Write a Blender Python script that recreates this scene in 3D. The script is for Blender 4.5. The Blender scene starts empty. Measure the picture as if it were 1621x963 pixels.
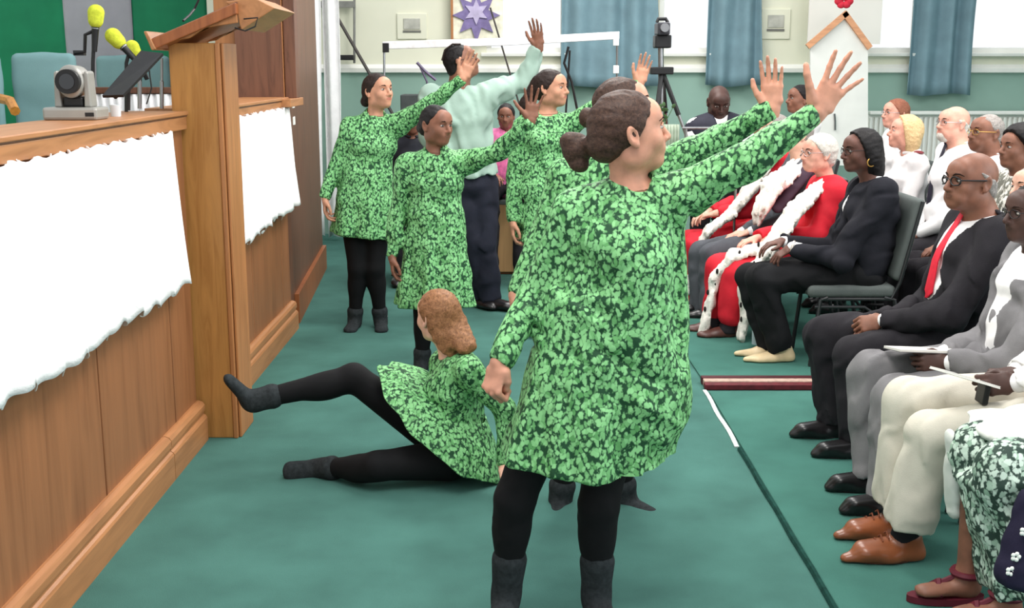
import bpy, bmesh, math, random
import numpy as np
from mathutils import Vector, Matrix

# ---------------------------------------------------------------- camera, world, lights, exposure
CAM_H = 1.70; FPX = 1850.0; CX, CY = 810.5, 481.5
PITCH = math.atan(376.5 / FPX)
scn = bpy.context.scene
col = scn.collection
cam_d = bpy.data.cameras.new('camera'); cam_d.sensor_width = 36.0; cam_d.lens = 36.0 * FPX / 1621.0
cam_d.clip_start = 0.05; cam_d.clip_end = 200
cam = bpy.data.objects.new('camera', cam_d); col.objects.link(cam)
cam.location = (0, 0, CAM_H); cam.rotation_euler = (math.pi / 2 - PITCH, 0, 0)
scn.camera = cam
world = bpy.data.worlds.new('world'); scn.world = world; world.use_nodes = True
bg = world.node_tree.nodes['Background']; bg.inputs[0].default_value = (0.93, 0.97, 1.0, 1); bg.inputs[1].default_value = 0.86
def area(name, loc, rot, sx, sy, power, colr=(1, 1, 1)):
    d = bpy.data.lights.new(name, 'AREA'); d.shape = 'RECTANGLE'; d.size = sx; d.size_y = sy; d.energy = power; d.color = colr
    o = bpy.data.objects.new(name, d); col.objects.link(o); o.location = loc; o.rotation_euler = rot
    return o
area('ceiling_lamp', (0.3, 2.6, 3.7), (0, 0, 0), 1.2, 2.0, 75, (1.0, 0.97, 0.92))
area('ceiling_lamp', (0.3, 6.0, 3.7), (0, 0, 0), 1.2, 2.0, 75, (1.0, 0.97, 0.92))
area('ceiling_lamp', (0.6, 9.4, 3.7), (0, 0, 0), 1.6, 2.0, 90, (1.0, 0.97, 0.92))
area('ceiling_lamp', (3.2, 6.5, 3.7), (0, 0, 0), 1.2, 2.0, 75, (1.0, 0.97, 0.92))
area('side_window_light', (5.6, 3.0, 2.6), (0, math.radians(72), 0), 1.8, 4.5, 130, (0.92, 0.97, 1.0))
scn.view_settings.view_transform = 'Standard'; scn.view_settings.look = 'None'
scn.view_settings.exposure = 0.35; scn.view_settings.gamma = 1.0; scn.view_settings.use_curve_mapping = False

# ---------------------------------------------------------------- placing helpers
SP, CP = math.sin(PITCH), math.cos(PITCH)
def ray(px, py):
    a = (px - CX) / FPX; b = (CY - py) / FPX
    return np.array([a, CP + SP * b, -SP + CP * b])
O_ = np.array([0, 0, CAM_H])
def W(px, py, Y):
    d = ray(px, py); return O_ + d * (Y / d[1])
def G(px, py, z=0.0):
    d = ray(px, py); return O_ + d * ((z - CAM_H) / d[2])
def PXP(px, py, X):
    d = ray(px, py); return O_ + d * (X / d[0])
def nrm(v):
    v = np.asarray(v, float); return v / (np.linalg.norm(v) + 1e-9)
V3 = lambda *a: np.array(a, float)

# ---------------------------------------------------------------- materials
def lin(c):
    out = []
    for v in c[:3]:
        v = v / 255.0
        out.append(v / 12.92 if v <= 0.04045 else ((v + 0.055) / 1.055) ** 2.4)
    return (out[0], out[1], out[2], 1.0)
_m = {}
def newmat(name, rough=0.7, spec=0.3):
    m = bpy.data.materials.new(name); m.use_nodes = True
    b = m.node_tree.nodes['Principled BSDF']; b.inputs['Roughness'].default_value = rough
    b.inputs['Specular IOR Level'].default_value = spec
    return m, m.node_tree, b
def coords(nt, scale=(1, 1, 1)):
    tc = nt.nodes.new('ShaderNodeTexCoord'); mp = nt.nodes.new('ShaderNodeMapping')
    mp.inputs['Scale'].default_value = scale
    nt.links.new(tc.outputs['Object'], mp.inputs['Vector']); return mp.outputs[0]
def ramp(nt, src, stops):
    r = nt.nodes.new('ShaderNodeValToRGB'); e = r.color_ramp.elements
    while len(e) < len(stops): e.new(0.5)
    for i, (p, c) in enumerate(stops): e[i].position = p; e[i].color = lin(c)
    nt.links.new(src, r.inputs[0]); return r.outputs[0]
def noise(nt, vec, scale, detail=3, rough=0.5, dist=0.0):
    n = nt.nodes.new('ShaderNodeTexNoise'); n.inputs['Scale'].default_value = scale; n.inputs['Detail'].default_value = detail
    n.inputs['Roughness'].default_value = rough; n.inputs['Distortion'].default_value = dist
    nt.links.new(vec, n.inputs['Vector']); return n.outputs['Fac']
def bump(nt, b, h, strength, dist=0.01):
    n = nt.nodes.new('ShaderNodeBump'); n.inputs['Strength'].default_value = strength; n.inputs['Distance'].default_value = dist
    nt.links.new(h, n.inputs['Height']); nt.links.new(n.outputs[0], b.inputs['Normal'])
def M(name, c, rough=0.7, spec=0.3, var=0.10, nscale=12, bmp=0.15, bscale=60, metal=0.0, scale=(1, 1, 1), bd=0.004, sheen=0):
    if name in _m: return _m[name]
    m, nt, b = newmat(name, rough, spec); b.inputs['Metallic'].default_value = metal
    v = coords(nt, scale)
    lo = [x * (1 - var) for x in c]; hi = [min(255, x * (1 + var)) for x in c]
    nt.links.new(ramp(nt, noise(nt, v, nscale), [(0.3, lo), (0.7, hi)]), b.inputs['Base Color'])
    if bmp: bump(nt, b, noise(nt, v, bscale, 4), bmp, bd)
    if sheen: b.inputs['Sheen Weight'].default_value = sheen
    _m[name] = m; return m
def M_skin(name, c, lips=False):
    if name in _m: return _m[name]
    m, nt, b = newmat(name, 0.52, 0.35); v = coords(nt)
    a = [x * 0.90 for x in c]; h = [min(255, x * 1.07) for x in c]
    nt.links.new(ramp(nt, noise(nt, v, 22, 4), [(0.3, a), (0.7, h)]), b.inputs['Base Color'])
    bump(nt, b, noise(nt, v, 260, 3), 0.10, 0.002)
    b.inputs['Subsurface Weight'].default_value = 0.06; b.inputs['Subsurface Radius'].default_value = (0.012, 0.005, 0.003)
    _m[name] = m; return m
def M_leaf(name, dark, mid, light, scale=46, edge=(0.10, 0.24), stretch=(1, 1, 0.8)):
    if name in _m: return _m[name]
    m, nt, b = newmat(name, 0.62, 0.22)
    tc = nt.nodes.new('ShaderNodeTexCoord'); mp = nt.nodes.new('ShaderNodeMapping'); mp.inputs['Scale'].default_value = stretch
    nt.links.new(tc.outputs['Object'], mp.inputs['Vector'])
    nz = nt.nodes.new('ShaderNodeTexNoise'); nz.inputs['Scale'].default_value = 30; nt.links.new(mp.outputs[0], nz.inputs['Vector'])
    mx = nt.nodes.new('ShaderNodeMix'); mx.data_type = 'RGBA'; mx.inputs[0].default_value = 0.03
    nt.links.new(mp.outputs[0], mx.inputs[6]); nt.links.new(nz.outputs['Color'], mx.inputs[7])
    def vor(feature):
        n = nt.nodes.new('ShaderNodeTexVoronoi'); n.feature = feature; n.inputs['Scale'].default_value = scale
        n.inputs['Randomness'].default_value = 1.0; nt.links.new(mx.outputs[2], n.inputs['Vector']); return n
    ve = vor('DISTANCE_TO_EDGE'); vc = vor('F1')
    sep = nt.nodes.new('ShaderNodeSeparateColor'); nt.links.new(vc.outputs['Color'], sep.inputs[0])
    cc = ramp(nt, sep.outputs[0], [(0.0, mid), (0.35, light), (0.75, light), (1.0, mid)])
    ef = nt.nodes.new('ShaderNodeMapRange'); ef.inputs[1].default_value = edge[0]; ef.inputs[2].default_value = edge[1]
    nf = nt.nodes.new('ShaderNodeTexNoise'); nf.inputs['Scale'].default_value = scale*2.6; nt.links.new(mp.outputs[0], nf.inputs['Vector'])
    ad = nt.nodes.new('ShaderNodeMath'); ad.operation = 'MULTIPLY_ADD'; ad.inputs[1].default_value = .55; nt.links.new(nf.outputs['Fac'], ad.inputs[0]); nt.links.new(vc.outputs['Distance'], ad.inputs[2])
    nt.links.new(ad.outputs[0], ef.inputs[0])
    m2 = nt.nodes.new('ShaderNodeMix'); m2.data_type = 'RGBA'; m2.inputs[6].default_value = lin(dark)
    nt.links.new(ef.outputs[0], m2.inputs[0]); nt.links.new(cc, m2.inputs[7])
    nt.links.new(m2.outputs[2], b.inputs['Base Color'])
    bump(nt, b, noise(nt, mp.outputs[0], 9, 3, 0.5, 0.6), 0.35, 0.03)
    _m[name] = m; return m
def M_wood(name, c, c2, axis='z', scale=1.0, rough=0.42, bands=0.5):
    if name in _m: return _m[name]
    m, nt, b = newmat(name, rough, 0.4)
    st = {'z': (9, 9, 0.7), 'y': (9, 0.7, 9), 'x': (0.7, 9, 9)}[axis]
    v = coords(nt, tuple(q * scale for q in st))
    f = noise(nt, v, 2.2, 5, 0.6, 1.3)
    nt.links.new(ramp(nt, f, [(0.25, c2), (0.5, c), (0.75, [min(255, x * 1.08) for x in c])]), b.inputs['Base Color'])
    bump(nt, b, f, 0.12, 0.003)
    _m[name] = m; return m
def M_stripe(name, c1, c2, vec_axis, freq):
    m, nt, b = newmat(name, 0.7); v = coords(nt)
    w = nt.nodes.new('ShaderNodeTexWave'); w.bands_direction = vec_axis; w.inputs['Scale'].default_value = freq
    nt.links.new(v, w.inputs['Vector']); nt.links.new(ramp(nt, w.outputs['Fac'], [(0.45, c1), (0.55, c2)]), b.inputs['Base Color']); return m
def M_hair(name, c, c2):
    if name in _m: return _m[name]
    m, nt, b = newmat(name, 0.55, 0.22)
    v = coords(nt, (26, 5, 26))
    f = noise(nt, v, 5.0, 5, 0.6, 0.5)
    nt.links.new(ramp(nt, f, [(0.3, c), (0.7, c2)]), b.inputs['Base Color'])
    bump(nt, b, f, 0.45, 0.004); b.inputs['Anisotropic'].default_value = 0.4
    _m[name] = m; return m

# ---------------------------------------------------------------- plain mesh helpers
def link(name, me, mats, parent=None, loc=None):
    o = bpy.data.objects.new(name, me); col.objects.link(o)
    for m in (mats if isinstance(mats, (list, tuple)) else [mats]): me.materials.append(m)
    if parent is not None: o.parent = parent
    if loc is not None: o.location = loc
    return o
def tag(o, label=None, cat=None, group=None, kind=None):
    if label: o['label'] = label
    if cat: o['category'] = cat
    if group: o['group'] = group
    if kind: o['kind'] = kind
    return o
def empty(name, loc, label=None, cat=None, group=None, kind=None, rz=0):
    o = bpy.data.objects.new(name, None); col.objects.link(o); o.location = loc; o.rotation_euler = (0, 0, rz); o.empty_display_size = 0.1
    return tag(o, label, cat, group, kind)
class B:
    """collects simple solids, built relative to an origin"""
    def __init__(s, org=(0, 0, 0)): s.v = []; s.f = []; s.o = np.array(org, float); s.smooth = []
    def add(s, vs, fs, sm=False):
        n = len(s.v); s.v += [tuple(np.array(v, float) - s.o) for v in vs]; s.f += [tuple(i + n for i in f) for f in fs]; s.smooth += [sm] * len(fs); return s
    def box(s, lo, hi):
        x0, y0, z0 = lo; x1, y1, z1 = hi
        return s.add([(x0,y0,z0),(x1,y0,z0),(x1,y1,z0),(x0,y1,z0),(x0,y0,z1),(x1,y0,z1),(x1,y1,z1),(x0,y1,z1)],
              [(0,3,2,1),(4,5,6,7),(0,1,5,4),(1,2,6,5),(2,3,7,6),(3,0,4,7)])
    def obox(s, c, ax, ay, az):
        c = np.array(c, float); ax, ay, az = map(lambda q: np.array(q, float), (ax, ay, az)); vs = []
        for k in (-1, 1):
            for (i, j) in ((-1,-1),(1,-1),(1,1),(-1,1)): vs.append(c + ax*i + ay*j + az*k)
        return s.add(vs, [(0,3,2,1),(4,5,6,7),(0,1,5,4),(1,2,6,5),(2,3,7,6),(3,0,4,7)])
    def prism(s, poly, ext):
        n = len(poly); e = np.array(ext, float); a = [np.array(p, float) for p in poly]; vs = a + [p + e for p in a]
        return s.add(vs, [tuple(range(n))[::-1], tuple(range(n, 2*n))] + [(i, (i+1) % n, n+(i+1) % n, n+i) for i in range(n)])
    def tube(s, pts, r, seg=8, closed=False):
        P = [np.array(p, float) for p in pts]; n = len(P); rs = r if isinstance(r, (list, tuple)) else [r]*n
        vs = []; up = None
        for i, p in enumerate(P):
            if closed: d = nrm(P[(i+1) % n] - P[i-1])
            else: d = nrm(P[min(i+1, n-1)] - P[max(i-1, 0)])
            if up is None or abs(np.dot(up, d)) > 0.95: up = np.array([0, 0, 1.0]) if abs(d[2]) < 0.9 else np.array([1.0, 0, 0])
            a = nrm(np.cross(d, up)); up2 = np.cross(a, d); up = up2
            for k in range(seg):
                t = 2*math.pi*k/seg; vs.append(p + rs[i]*(math.cos(t)*a + math.sin(t)*up2))
        fs = []
        for i in range(n if closed else n-1):
            j = (i+1) % n
            for k in range(seg): fs.append((i*seg+k, i*seg+(k+1) % seg, j*seg+(k+1) % seg, j*seg+k))
        if not closed: fs += [tuple(range(seg))[::-1], tuple((n-1)*seg+k for k in range(seg))]
        return s.add(vs, fs, True)
    def ball(s, c, r, seg=12, rings=8, R=None):
        rr = np.array(r if isinstance(r, (list, tuple)) else [r]*3, float); c = np.array(c, float); vs = []
        for i in range(rings+1):
            ph = math.pi*i/rings
            for k in range(seg):
                t = 2*math.pi*k/seg; q = rr*np.array([math.sin(ph)*math.cos(t), math.sin(ph)*math.sin(t), math.cos(ph)])
                vs.append(c + (R @ q if R is not None else q))
        fs = [(i*seg+k, (i+1)*seg+k, (i+1)*seg+(k+1) % seg, i*seg+(k+1) % seg) for i in range(rings) for k in range(seg)]
        return s.add(vs, fs, True)
    def lathe(s, prof, c=(0, 0, 0), seg=16):
        c = np.array(c, float); vs = [c + np.array([r*math.cos(2*math.pi*k/seg), r*math.sin(2*math.pi*k/seg), z]) for r, z in prof for k in range(seg)]
        return s.add(vs, [(i*seg+k, i*seg+(k+1) % seg, (i+1)*seg+(k+1) % seg, (i+1)*seg+k) for i in range(len(prof)-1) for k in range(seg)], True)
    def build(s, name, mats, parent=None, bevel=0.0, loc=None):
        me = bpy.data.meshes.new(name); me.from_pydata(s.v, [], s.f); me.update()
        bm = bmesh.new(); bm.from_mesh(me)
        bmesh.ops.remove_doubles(bm, verts=bm.verts, dist=1e-6)
        bmesh.ops.recalc_face_normals(bm, faces=bm.faces)
        bm.to_mesh(me); bm.free()
        for p in me.polygons: p.use_smooth = any(s.smooth)
        o = link(name, me, mats, parent, loc if loc is not None else (None if parent is not None else tuple(s.o)))
        if bevel:
            md = o.modifiers.new('bevel', 'BEVEL'); md.width = bevel; md.segments = 2; md.limit_method = 'ANGLE'
        elif any(s.smooth):
            try: me.set_sharp_from_angle(angle=math.radians(42))
            except Exception: pass
        return o

# ---------------------------------------------------------------- implicit surfaces
class Prim:
    fold = None
    def bb(s): return s.lo, s.hi
class Cap(Prim):
    def __init__(s, a, b, ra, rb=None):
        s.a = np.array(a, float); s.b = np.array(b, float); s.ra = ra; s.rb = ra if rb is None else rb
        m = max(s.ra, s.rb); s.lo = np.minimum(s.a, s.b) - m; s.hi = np.maximum(s.a, s.b) + m
    def d(s, X, Y, Z):
        ab = s.b - s.a; L2 = float(ab @ ab) + 1e-12
        x, y, z = X - s.a[0], Y - s.a[1], Z - s.a[2]
        t = np.clip((x*ab[0] + y*ab[1] + z*ab[2]) / L2, 0, 1)
        return np.sqrt((x - t*ab[0])**2 + (y - t*ab[1])**2 + (z - t*ab[2])**2) - (s.ra + (s.rb - s.ra)*t)
class ECap(Prim):
    """elliptical tapered capsule; U is the direction of the first radius"""
    def __init__(s, a, b, r0, r1, U, rc=None, fold=None):
        s.a = np.array(a, float); s.b = np.array(b, float); s.w = nrm(s.b - s.a); s.L = float(np.linalg.norm(s.b - s.a))
        U = np.array(U, float); U = U - (U @ s.w)*s.w; s.U = nrm(U); s.V = np.cross(s.w, s.U)
        s.r0 = r0; s.r1 = r1; s.rc = rc if rc else 0.5*min(r0[0]+r0[1], r1[0]+r1[1]); s.fold = fold
        m = max(r0 + r1)*(1.25 if fold else 1.0); s.lo = np.minimum(s.a, s.b) - m; s.hi = np.maximum(s.a, s.b) + m
    def d(s, X, Y, Z):
        x, y, z = X - s.a[0], Y - s.a[1], Z - s.a[2]
        t = x*s.w[0] + y*s.w[1] + z*s.w[2]; u = x*s.U[0] + y*s.U[1] + z*s.U[2]; v = x*s.V[0] + y*s.V[1] + z*s.V[2]
        tc = np.clip(t, 0, s.L); q = tc/s.L
        ru = s.r0[0] + (s.r1[0]-s.r0[0])*q; rv = s.r0[1] + (s.r1[1]-s.r0[1])*q
        if s.fold is not None:
            g = 1 + s.fold(q, np.arctan2(v, u)); ru = ru*g; rv = rv*g
        o = (t - tc)/s.rc
        return (np.sqrt((u/ru)**2 + (v/rv)**2 + o*o) - 1)*np.minimum(ru, rv)
class Ell(Prim):
    def __init__(s, c, r, R=None):
        s.c = np.array(c, float); s.r = np.array(r, float); s.R = np.eye(3) if R is None else R
        m = max(r); s.lo = s.c - m; s.hi = s.c + m
    def d(s, X, Y, Z):
        x, y, z = X - s.c[0], Y - s.c[1], Z - s.c[2]; R = s.R
        k0 = 0; k1 = 0
        for i in range(3):
            q = x*R[0, i] + y*R[1, i] + z*R[2, i]; k0 = k0 + (q/s.r[i])**2; k1 = k1 + (q/s.r[i]**2)**2
        k0 = np.sqrt(k0); k1 = np.sqrt(k1) + 1e-9
        return k0*(k0 - 1)/k1
class RBox(Prim):
    def __init__(s, c, h, R=None, r=0.01):
        s.c = np.array(c, float); s.h = np.array(h, float) - r; s.R = np.eye(3) if R is None else R; s.r = r
        m = float(np.linalg.norm(h)); s.lo = s.c - m; s.hi = s.c + m
    def d(s, X, Y, Z):
        x, y, z = X - s.c[0], Y - s.c[1], Z - s.c[2]; R = s.R; o = 0; ins = None
        for i in range(3):
            q = np.abs(x*R[0, i] + y*R[1, i] + z*R[2, i]) - s.h[i]; o = o + np.maximum(q, 0)**2
            ins = q if ins is None else np.maximum(ins, q)
        return np.sqrt(o) + np.minimum(ins, 0) - s.r
class Half(Prim):
    """inside where n.(p-c) < 0"""
    def __init__(s, c, n): s.c = np.array(c, float); s.n = nrm(n); s.lo = None
    def d(s, X, Y, Z): return (X - s.c[0])*s.n[0] + (Y - s.c[1])*s.n[1] + (Z - s.c[2])*s.n[2]
def infl(p, e):
    """an inflated copy of a primitive"""
    if isinstance(p, Cap): return Cap(p.a, p.b, p.ra + e, p.rb + e)
    if isinstance(p, ECap): return ECap(p.a, p.b, (p.r0[0]+e, p.r0[1]+e), (p.r1[0]+e, p.r1[1]+e), p.U, p.rc + e, p.fold)
    if isinstance(p, Ell): return Ell(p.c, p.r + e, p.R)
    return p
def wob(seed, amp, fr, stretch=(1, 1, 1)):
    rg = random.Random(seed); D = [(nrm([rg.gauss(0, 1) for _ in range(3)])*np.array(stretch), rg.uniform(0, 6.28), fr*rg.uniform(0.6, 1.6)) for _ in range(5)]
    def f(X, Y, Z):
        s = 0; prev = 0
        for d, ph, w in D:
            q = np.sin((X*d[0] + Y*d[1] + Z*d[2])*w + ph + 1.3*prev); prev = q; s = s + q
        return amp*1.3*np.tanh(s/2.0)
    return f
def sculpt(ops, h, frame=None, box=None, disp=None, cut=None, smooth=1):
    """ops: list of (prim, k, mode) ; returns verts (world) and quads"""
    ops = [(o + ('u',))[:3] if len(o) < 3 else o for o in ops]
    if box is None:
        lo = np.min([p.lo for p, k, m in ops if m == 'u'], axis=0) - 2.5*h - 0.012
        hi = np.max([p.hi for p, k, m in ops if m == 'u'], axis=0) + 2.5*h + 0.012
    else: lo, hi = np.array(box[0], float), np.array(box[1], float)
    n = np.ceil((hi - lo)/h).astype(int) + 1
    F = np.full(n, 1.0, np.float32)
    ax = [(lo[i] + h*np.arange(n[i])).astype(np.float32) for i in range(3)]
    def getpts(sl):
        x = ax[0][sl[0]][:, None, None]; y = ax[1][sl[1]][None, :, None]; z = ax[2][sl[2]][None, None, :]
        if frame is None: return x, y, z
        c, R = frame
        return tuple((c[i] + R[i, 0]*x + R[i, 1]*y + R[i, 2]*z).astype(np.float32) for i in range(3))
    for p, k, m in ops:
        if p.lo is None: sl = tuple(slice(0, n[i]) for i in range(3))
        else:
            pad = max(k, 0.02) + 2.5*h + 0.01; a, b = p.lo - pad, p.hi + pad
            if frame is not None:
                c, R = frame
                cs = np.array([[(a, b)[i][0], (a, b)[j][1], (a, b)[l][2]] for i in (0, 1) for j in (0, 1) for l in (0, 1)])
                q = (cs - c) @ R; a, b = q.min(0), q.max(0)
            i0 = np.clip(np.floor((a - lo)/h).astype(int), 0, n); i1 = np.clip(np.ceil((b - lo)/h).astype(int) + 1, 0, n)
            if np.any(i1 <= i0): continue
            sl = tuple(slice(i0[i], i1[i]) for i in range(3))
        D = p.d(*getpts(sl)); S = F[sl]
        if m == 'u':
            if k > 0:
                e = np.maximum(k - np.abs(S - D), 0)/k; F[sl] = np.minimum(S, D) - e*e*k*0.25
            else: F[sl] = np.minimum(S, D)
        else:
            if m == 's': D = -D
            if k > 0:
                e = np.maximum(k - np.abs(S - D), 0)/k; F[sl] = np.maximum(S, D) + e*e*k*0.25
            else: F[sl] = np.maximum(S, D)
    if disp is not None:
        P = getpts(tuple(slice(0, n[i]) for i in range(3))); F = F + disp(*P)
    # surface nets
    S = F < 0
    c8 = np.zeros(n - 1, np.int8)
    for i in (0, 1):
        for j in (0, 1):
            for l in (0, 1): c8 += S[i:n[0]-1+i, j:n[1]-1+j, l:n[2]-1+l]
    act = (c8 > 0) & (c8 < 8)
    ijk = np.argwhere(act); N = len(ijk)
    if N == 0: return np.zeros((0, 3)), np.zeros((0, 4), int)
    idx = np.full(act.shape, -1, np.int64); idx[act] = np.arange(N)
    acc = np.zeros((N, 3)); cnt = np.zeros(N)
    cor = [(i, j, l) for i in (0, 1) for j in (0, 1) for l in (0, 1)]
    val = {c: F[ijk[:, 0]+c[0], ijk[:, 1]+c[1], ijk[:, 2]+c[2]] for c in cor}
    for a in cor:
        for d in range(3):
            if a[d] == 0:
                b = list(a); b[d] = 1; b = tuple(b); fa, fb = val[a], val[b]; mm = (fa < 0) != (fb < 0)
                t = np.where(mm, fa/(fa - fb + 1e-12), 0)
                p = np.tile(np.array(a, float), (N, 1)); p[:, d] = t; acc[mm] += p[mm]; cnt[mm] += 1
    V = lo + (ijk + acc/cnt[:, None])*h
    Q = []
    for d in range(3):
        e, g = (d+1) % 3, (d+2) % 3
        s0 = [slice(None)]*3; s1 = [slice(None)]*3
        s0[d] = slice(0, n[d]-1); s1[d] = slice(1, n[d]); s0[e] = s1[e] = slice(1, n[e]-1); s0[g] = s1[g] = slice(1, n[g]-1)
        A, Bb = S[tuple(s0)], S[tuple(s1)]
        loc = np.argwhere(A != Bb)
        if len(loc) == 0: continue
        inside = A[tuple(loc.T)]
        base = loc.copy(); base[:, e] += 1; base[:, g] += 1
        def cell(de, dg):
            q = base.copy(); q[:, e] += de; q[:, g] += dg; return idx[q[:, 0], q[:, 1], q[:, 2]]
        q = np.stack([cell(-1, -1), cell(0, -1), cell(0, 0), cell(-1, 0)], 1)
        q[~inside] = q[~inside][:, ::-1]; Q.append(q)
    Q = np.concatenate(Q)
    for _ in range(smooth):
        E = np.concatenate([Q[:, [0, 1]], Q[:, [1, 2]], Q[:, [2, 3]], Q[:, [3, 0]]]); E = np.concatenate([E, E[:, ::-1]])
        w = np.bincount(E[:, 0], minlength=N); A = np.stack([np.bincount(E[:, 0], V[E[:, 1], i], minlength=N) for i in range(3)], 1)
        ok = w > 0; V[ok] = 0.4*V[ok] + 0.6*A[ok]/w[ok][:, None]
    if cut is not None:
        Q = Q[cut(V[Q].mean(1))]
    if frame is not None: V = frame[0] + V @ frame[1].T
    return V, Q
def cat_meshes(parts):
    Vs, Qs, n = [], [], 0
    for V, Q in parts: Vs.append(V); Qs.append(Q + n); n += len(V)
    return np.concatenate(Vs), np.concatenate(Qs)
def to_mesh(name, V, Q, mats, parent=None, org=(0, 0, 0), midx=None):
    used = np.unique(Q); rm = np.full(len(V), -1, np.int64); rm[used] = np.arange(len(used)); V = V[used] - np.array(org); Q = rm[Q]
    me = bpy.data.meshes.new(name); me.vertices.add(len(V)); me.vertices.foreach_set('co', V.astype(np.float32).ravel())
    me.loops.add(Q.size); me.loops.foreach_set('vertex_index', Q.astype(np.int32).ravel())
    me.polygons.add(len(Q)); me.polygons.foreach_set('loop_start', np.arange(0, Q.size, 4, dtype=np.int32))
    me.polygons.foreach_set('use_smooth', np.ones(len(Q), bool))
    if midx is not None: me.polygons.foreach_set('material_index', midx.astype(np.int32))
    me.update(calc_edges=True)
    o = link(name, me, mats, parent)
    if parent is None: o.location = tuple(org)
    return o
# ---------------------------------------------------------------- people
UPZ = V3(0, 0, 1)
def frame_of(fwd, up=(0, 0, 1)):
    f = nrm(fwd); r = nrm(np.cross(f, np.array(up, float))); u = np.cross(r, f)
    return np.stack([r, f, u], 1)
SKIN = {'brown': (132, 88, 70), 'dark': (98, 64, 54), 'tan': (192, 138, 112), 'light': (222, 172, 150), 'mid': (150, 102, 80), 'pink': (220, 160, 140), 'light_shaded': (198, 142, 118), 'deep': (76, 52, 46)}  # skin of the two nearest dancers is darkened to hold their shade
def hand_ops(wr, hf, side, pose, s=1.0):
    """wr wrist, hf frame (x toward the thumb for a right hand seen from its back..., y fingers, z back of hand)"""
    R = hf; T = lambda x, y, z: wr + R @ (V3(x*side, y, z)*s)
    ops = [(ECap(T(0, -.02, 0), T(0, .02, 0), (.027*s, .020*s), (.033*s, .018*s), R[:, 0]), .012),
           (ECap(T(-.002, .025, 0), T(0, .078, 0), (.036*s, .015*s), (.040*s, .013*s), R[:, 0], rc=.012*s), .012)]
    curl = {'spread': (5, 8, 6), 'relax': (28, 32, 22), 'fist': (72, 95, 70), 'flat': (8, 10, 6), 'lap': (22, 24, 18), 'grip': (48, 60, 40)}[pose]
    spr = {'spread': (-17, -4, 8, 22), 'relax': (-4, -1, 3, 6), 'fist': (-3, 0, 2, 4), 'flat': (-5, -1, 3, 7), 'lap': (-8, -2, 4, 10), 'grip': (-3, 0, 2, 4)}[pose]
    bx = (.030, .010, -.011, -.030); by = (.086, .092, .088, .078); ln = ((.040, .026, .020), (.045, .030, .021), (.042, .028, .020), (.033, .021, .018))
    for i in range(4):
        p = V3(bx[i], by[i], 0); a = math.radians(-spr[i]); cum = 0; r = (.0092, .0096, .0092, .0082)[i]
        for j in range(3):
            cum += curl[j]*(1 + 0.12*i if pose in ('relax', 'lap') else 1); c = math.radians(cum)
            d = V3(math.sin(a)*math.cos(c), math.cos(a)*math.cos(c), -math.sin(c)); q = p + d*ln[i][j]
            ops.append((Cap(T(*p), T(*q), r*s, (r-.0012)*s), .004 if j else .007)); p = q; r -= .001
    tp = {'spread': ((.030, .020, -.004), (.062, .050, -.010), (.086, .072, -.010), (.102, .092, -.008)),
          'flat': ((.030, .020, -.004), (.050, .052, -.012), (.062, .080, -.014), (.066, .104, -.014)),
          'relax': ((.026, .018, -.008), (.044, .048, -.026), (.048, .074, -.036), (.046, .098, -.040)),
          'lap': ((.028, .018, -.006), (.050, .046, -.018), (.060, .072, -.022), (.062, .094, -.024)),
          'grip': ((.026, .018, -.010), (.042, .046, -.034), (.036, .070, -.048), (.022, .088, -.052)),
          'fist': ((.028, .020, -.008), (.036, .046, -.020), (.028, .066, -.030), (.010, .076, -.038))}[pose]
    for j in range(3): ops.append((Cap(T(*tp[j]), T(*tp[j+1]), (.0150, .0112, .0100)[j]*s, (.0112, .0100, .0085)[j]*s), .010 if j == 0 else .004))
    return ops
class Person: pass
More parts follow.
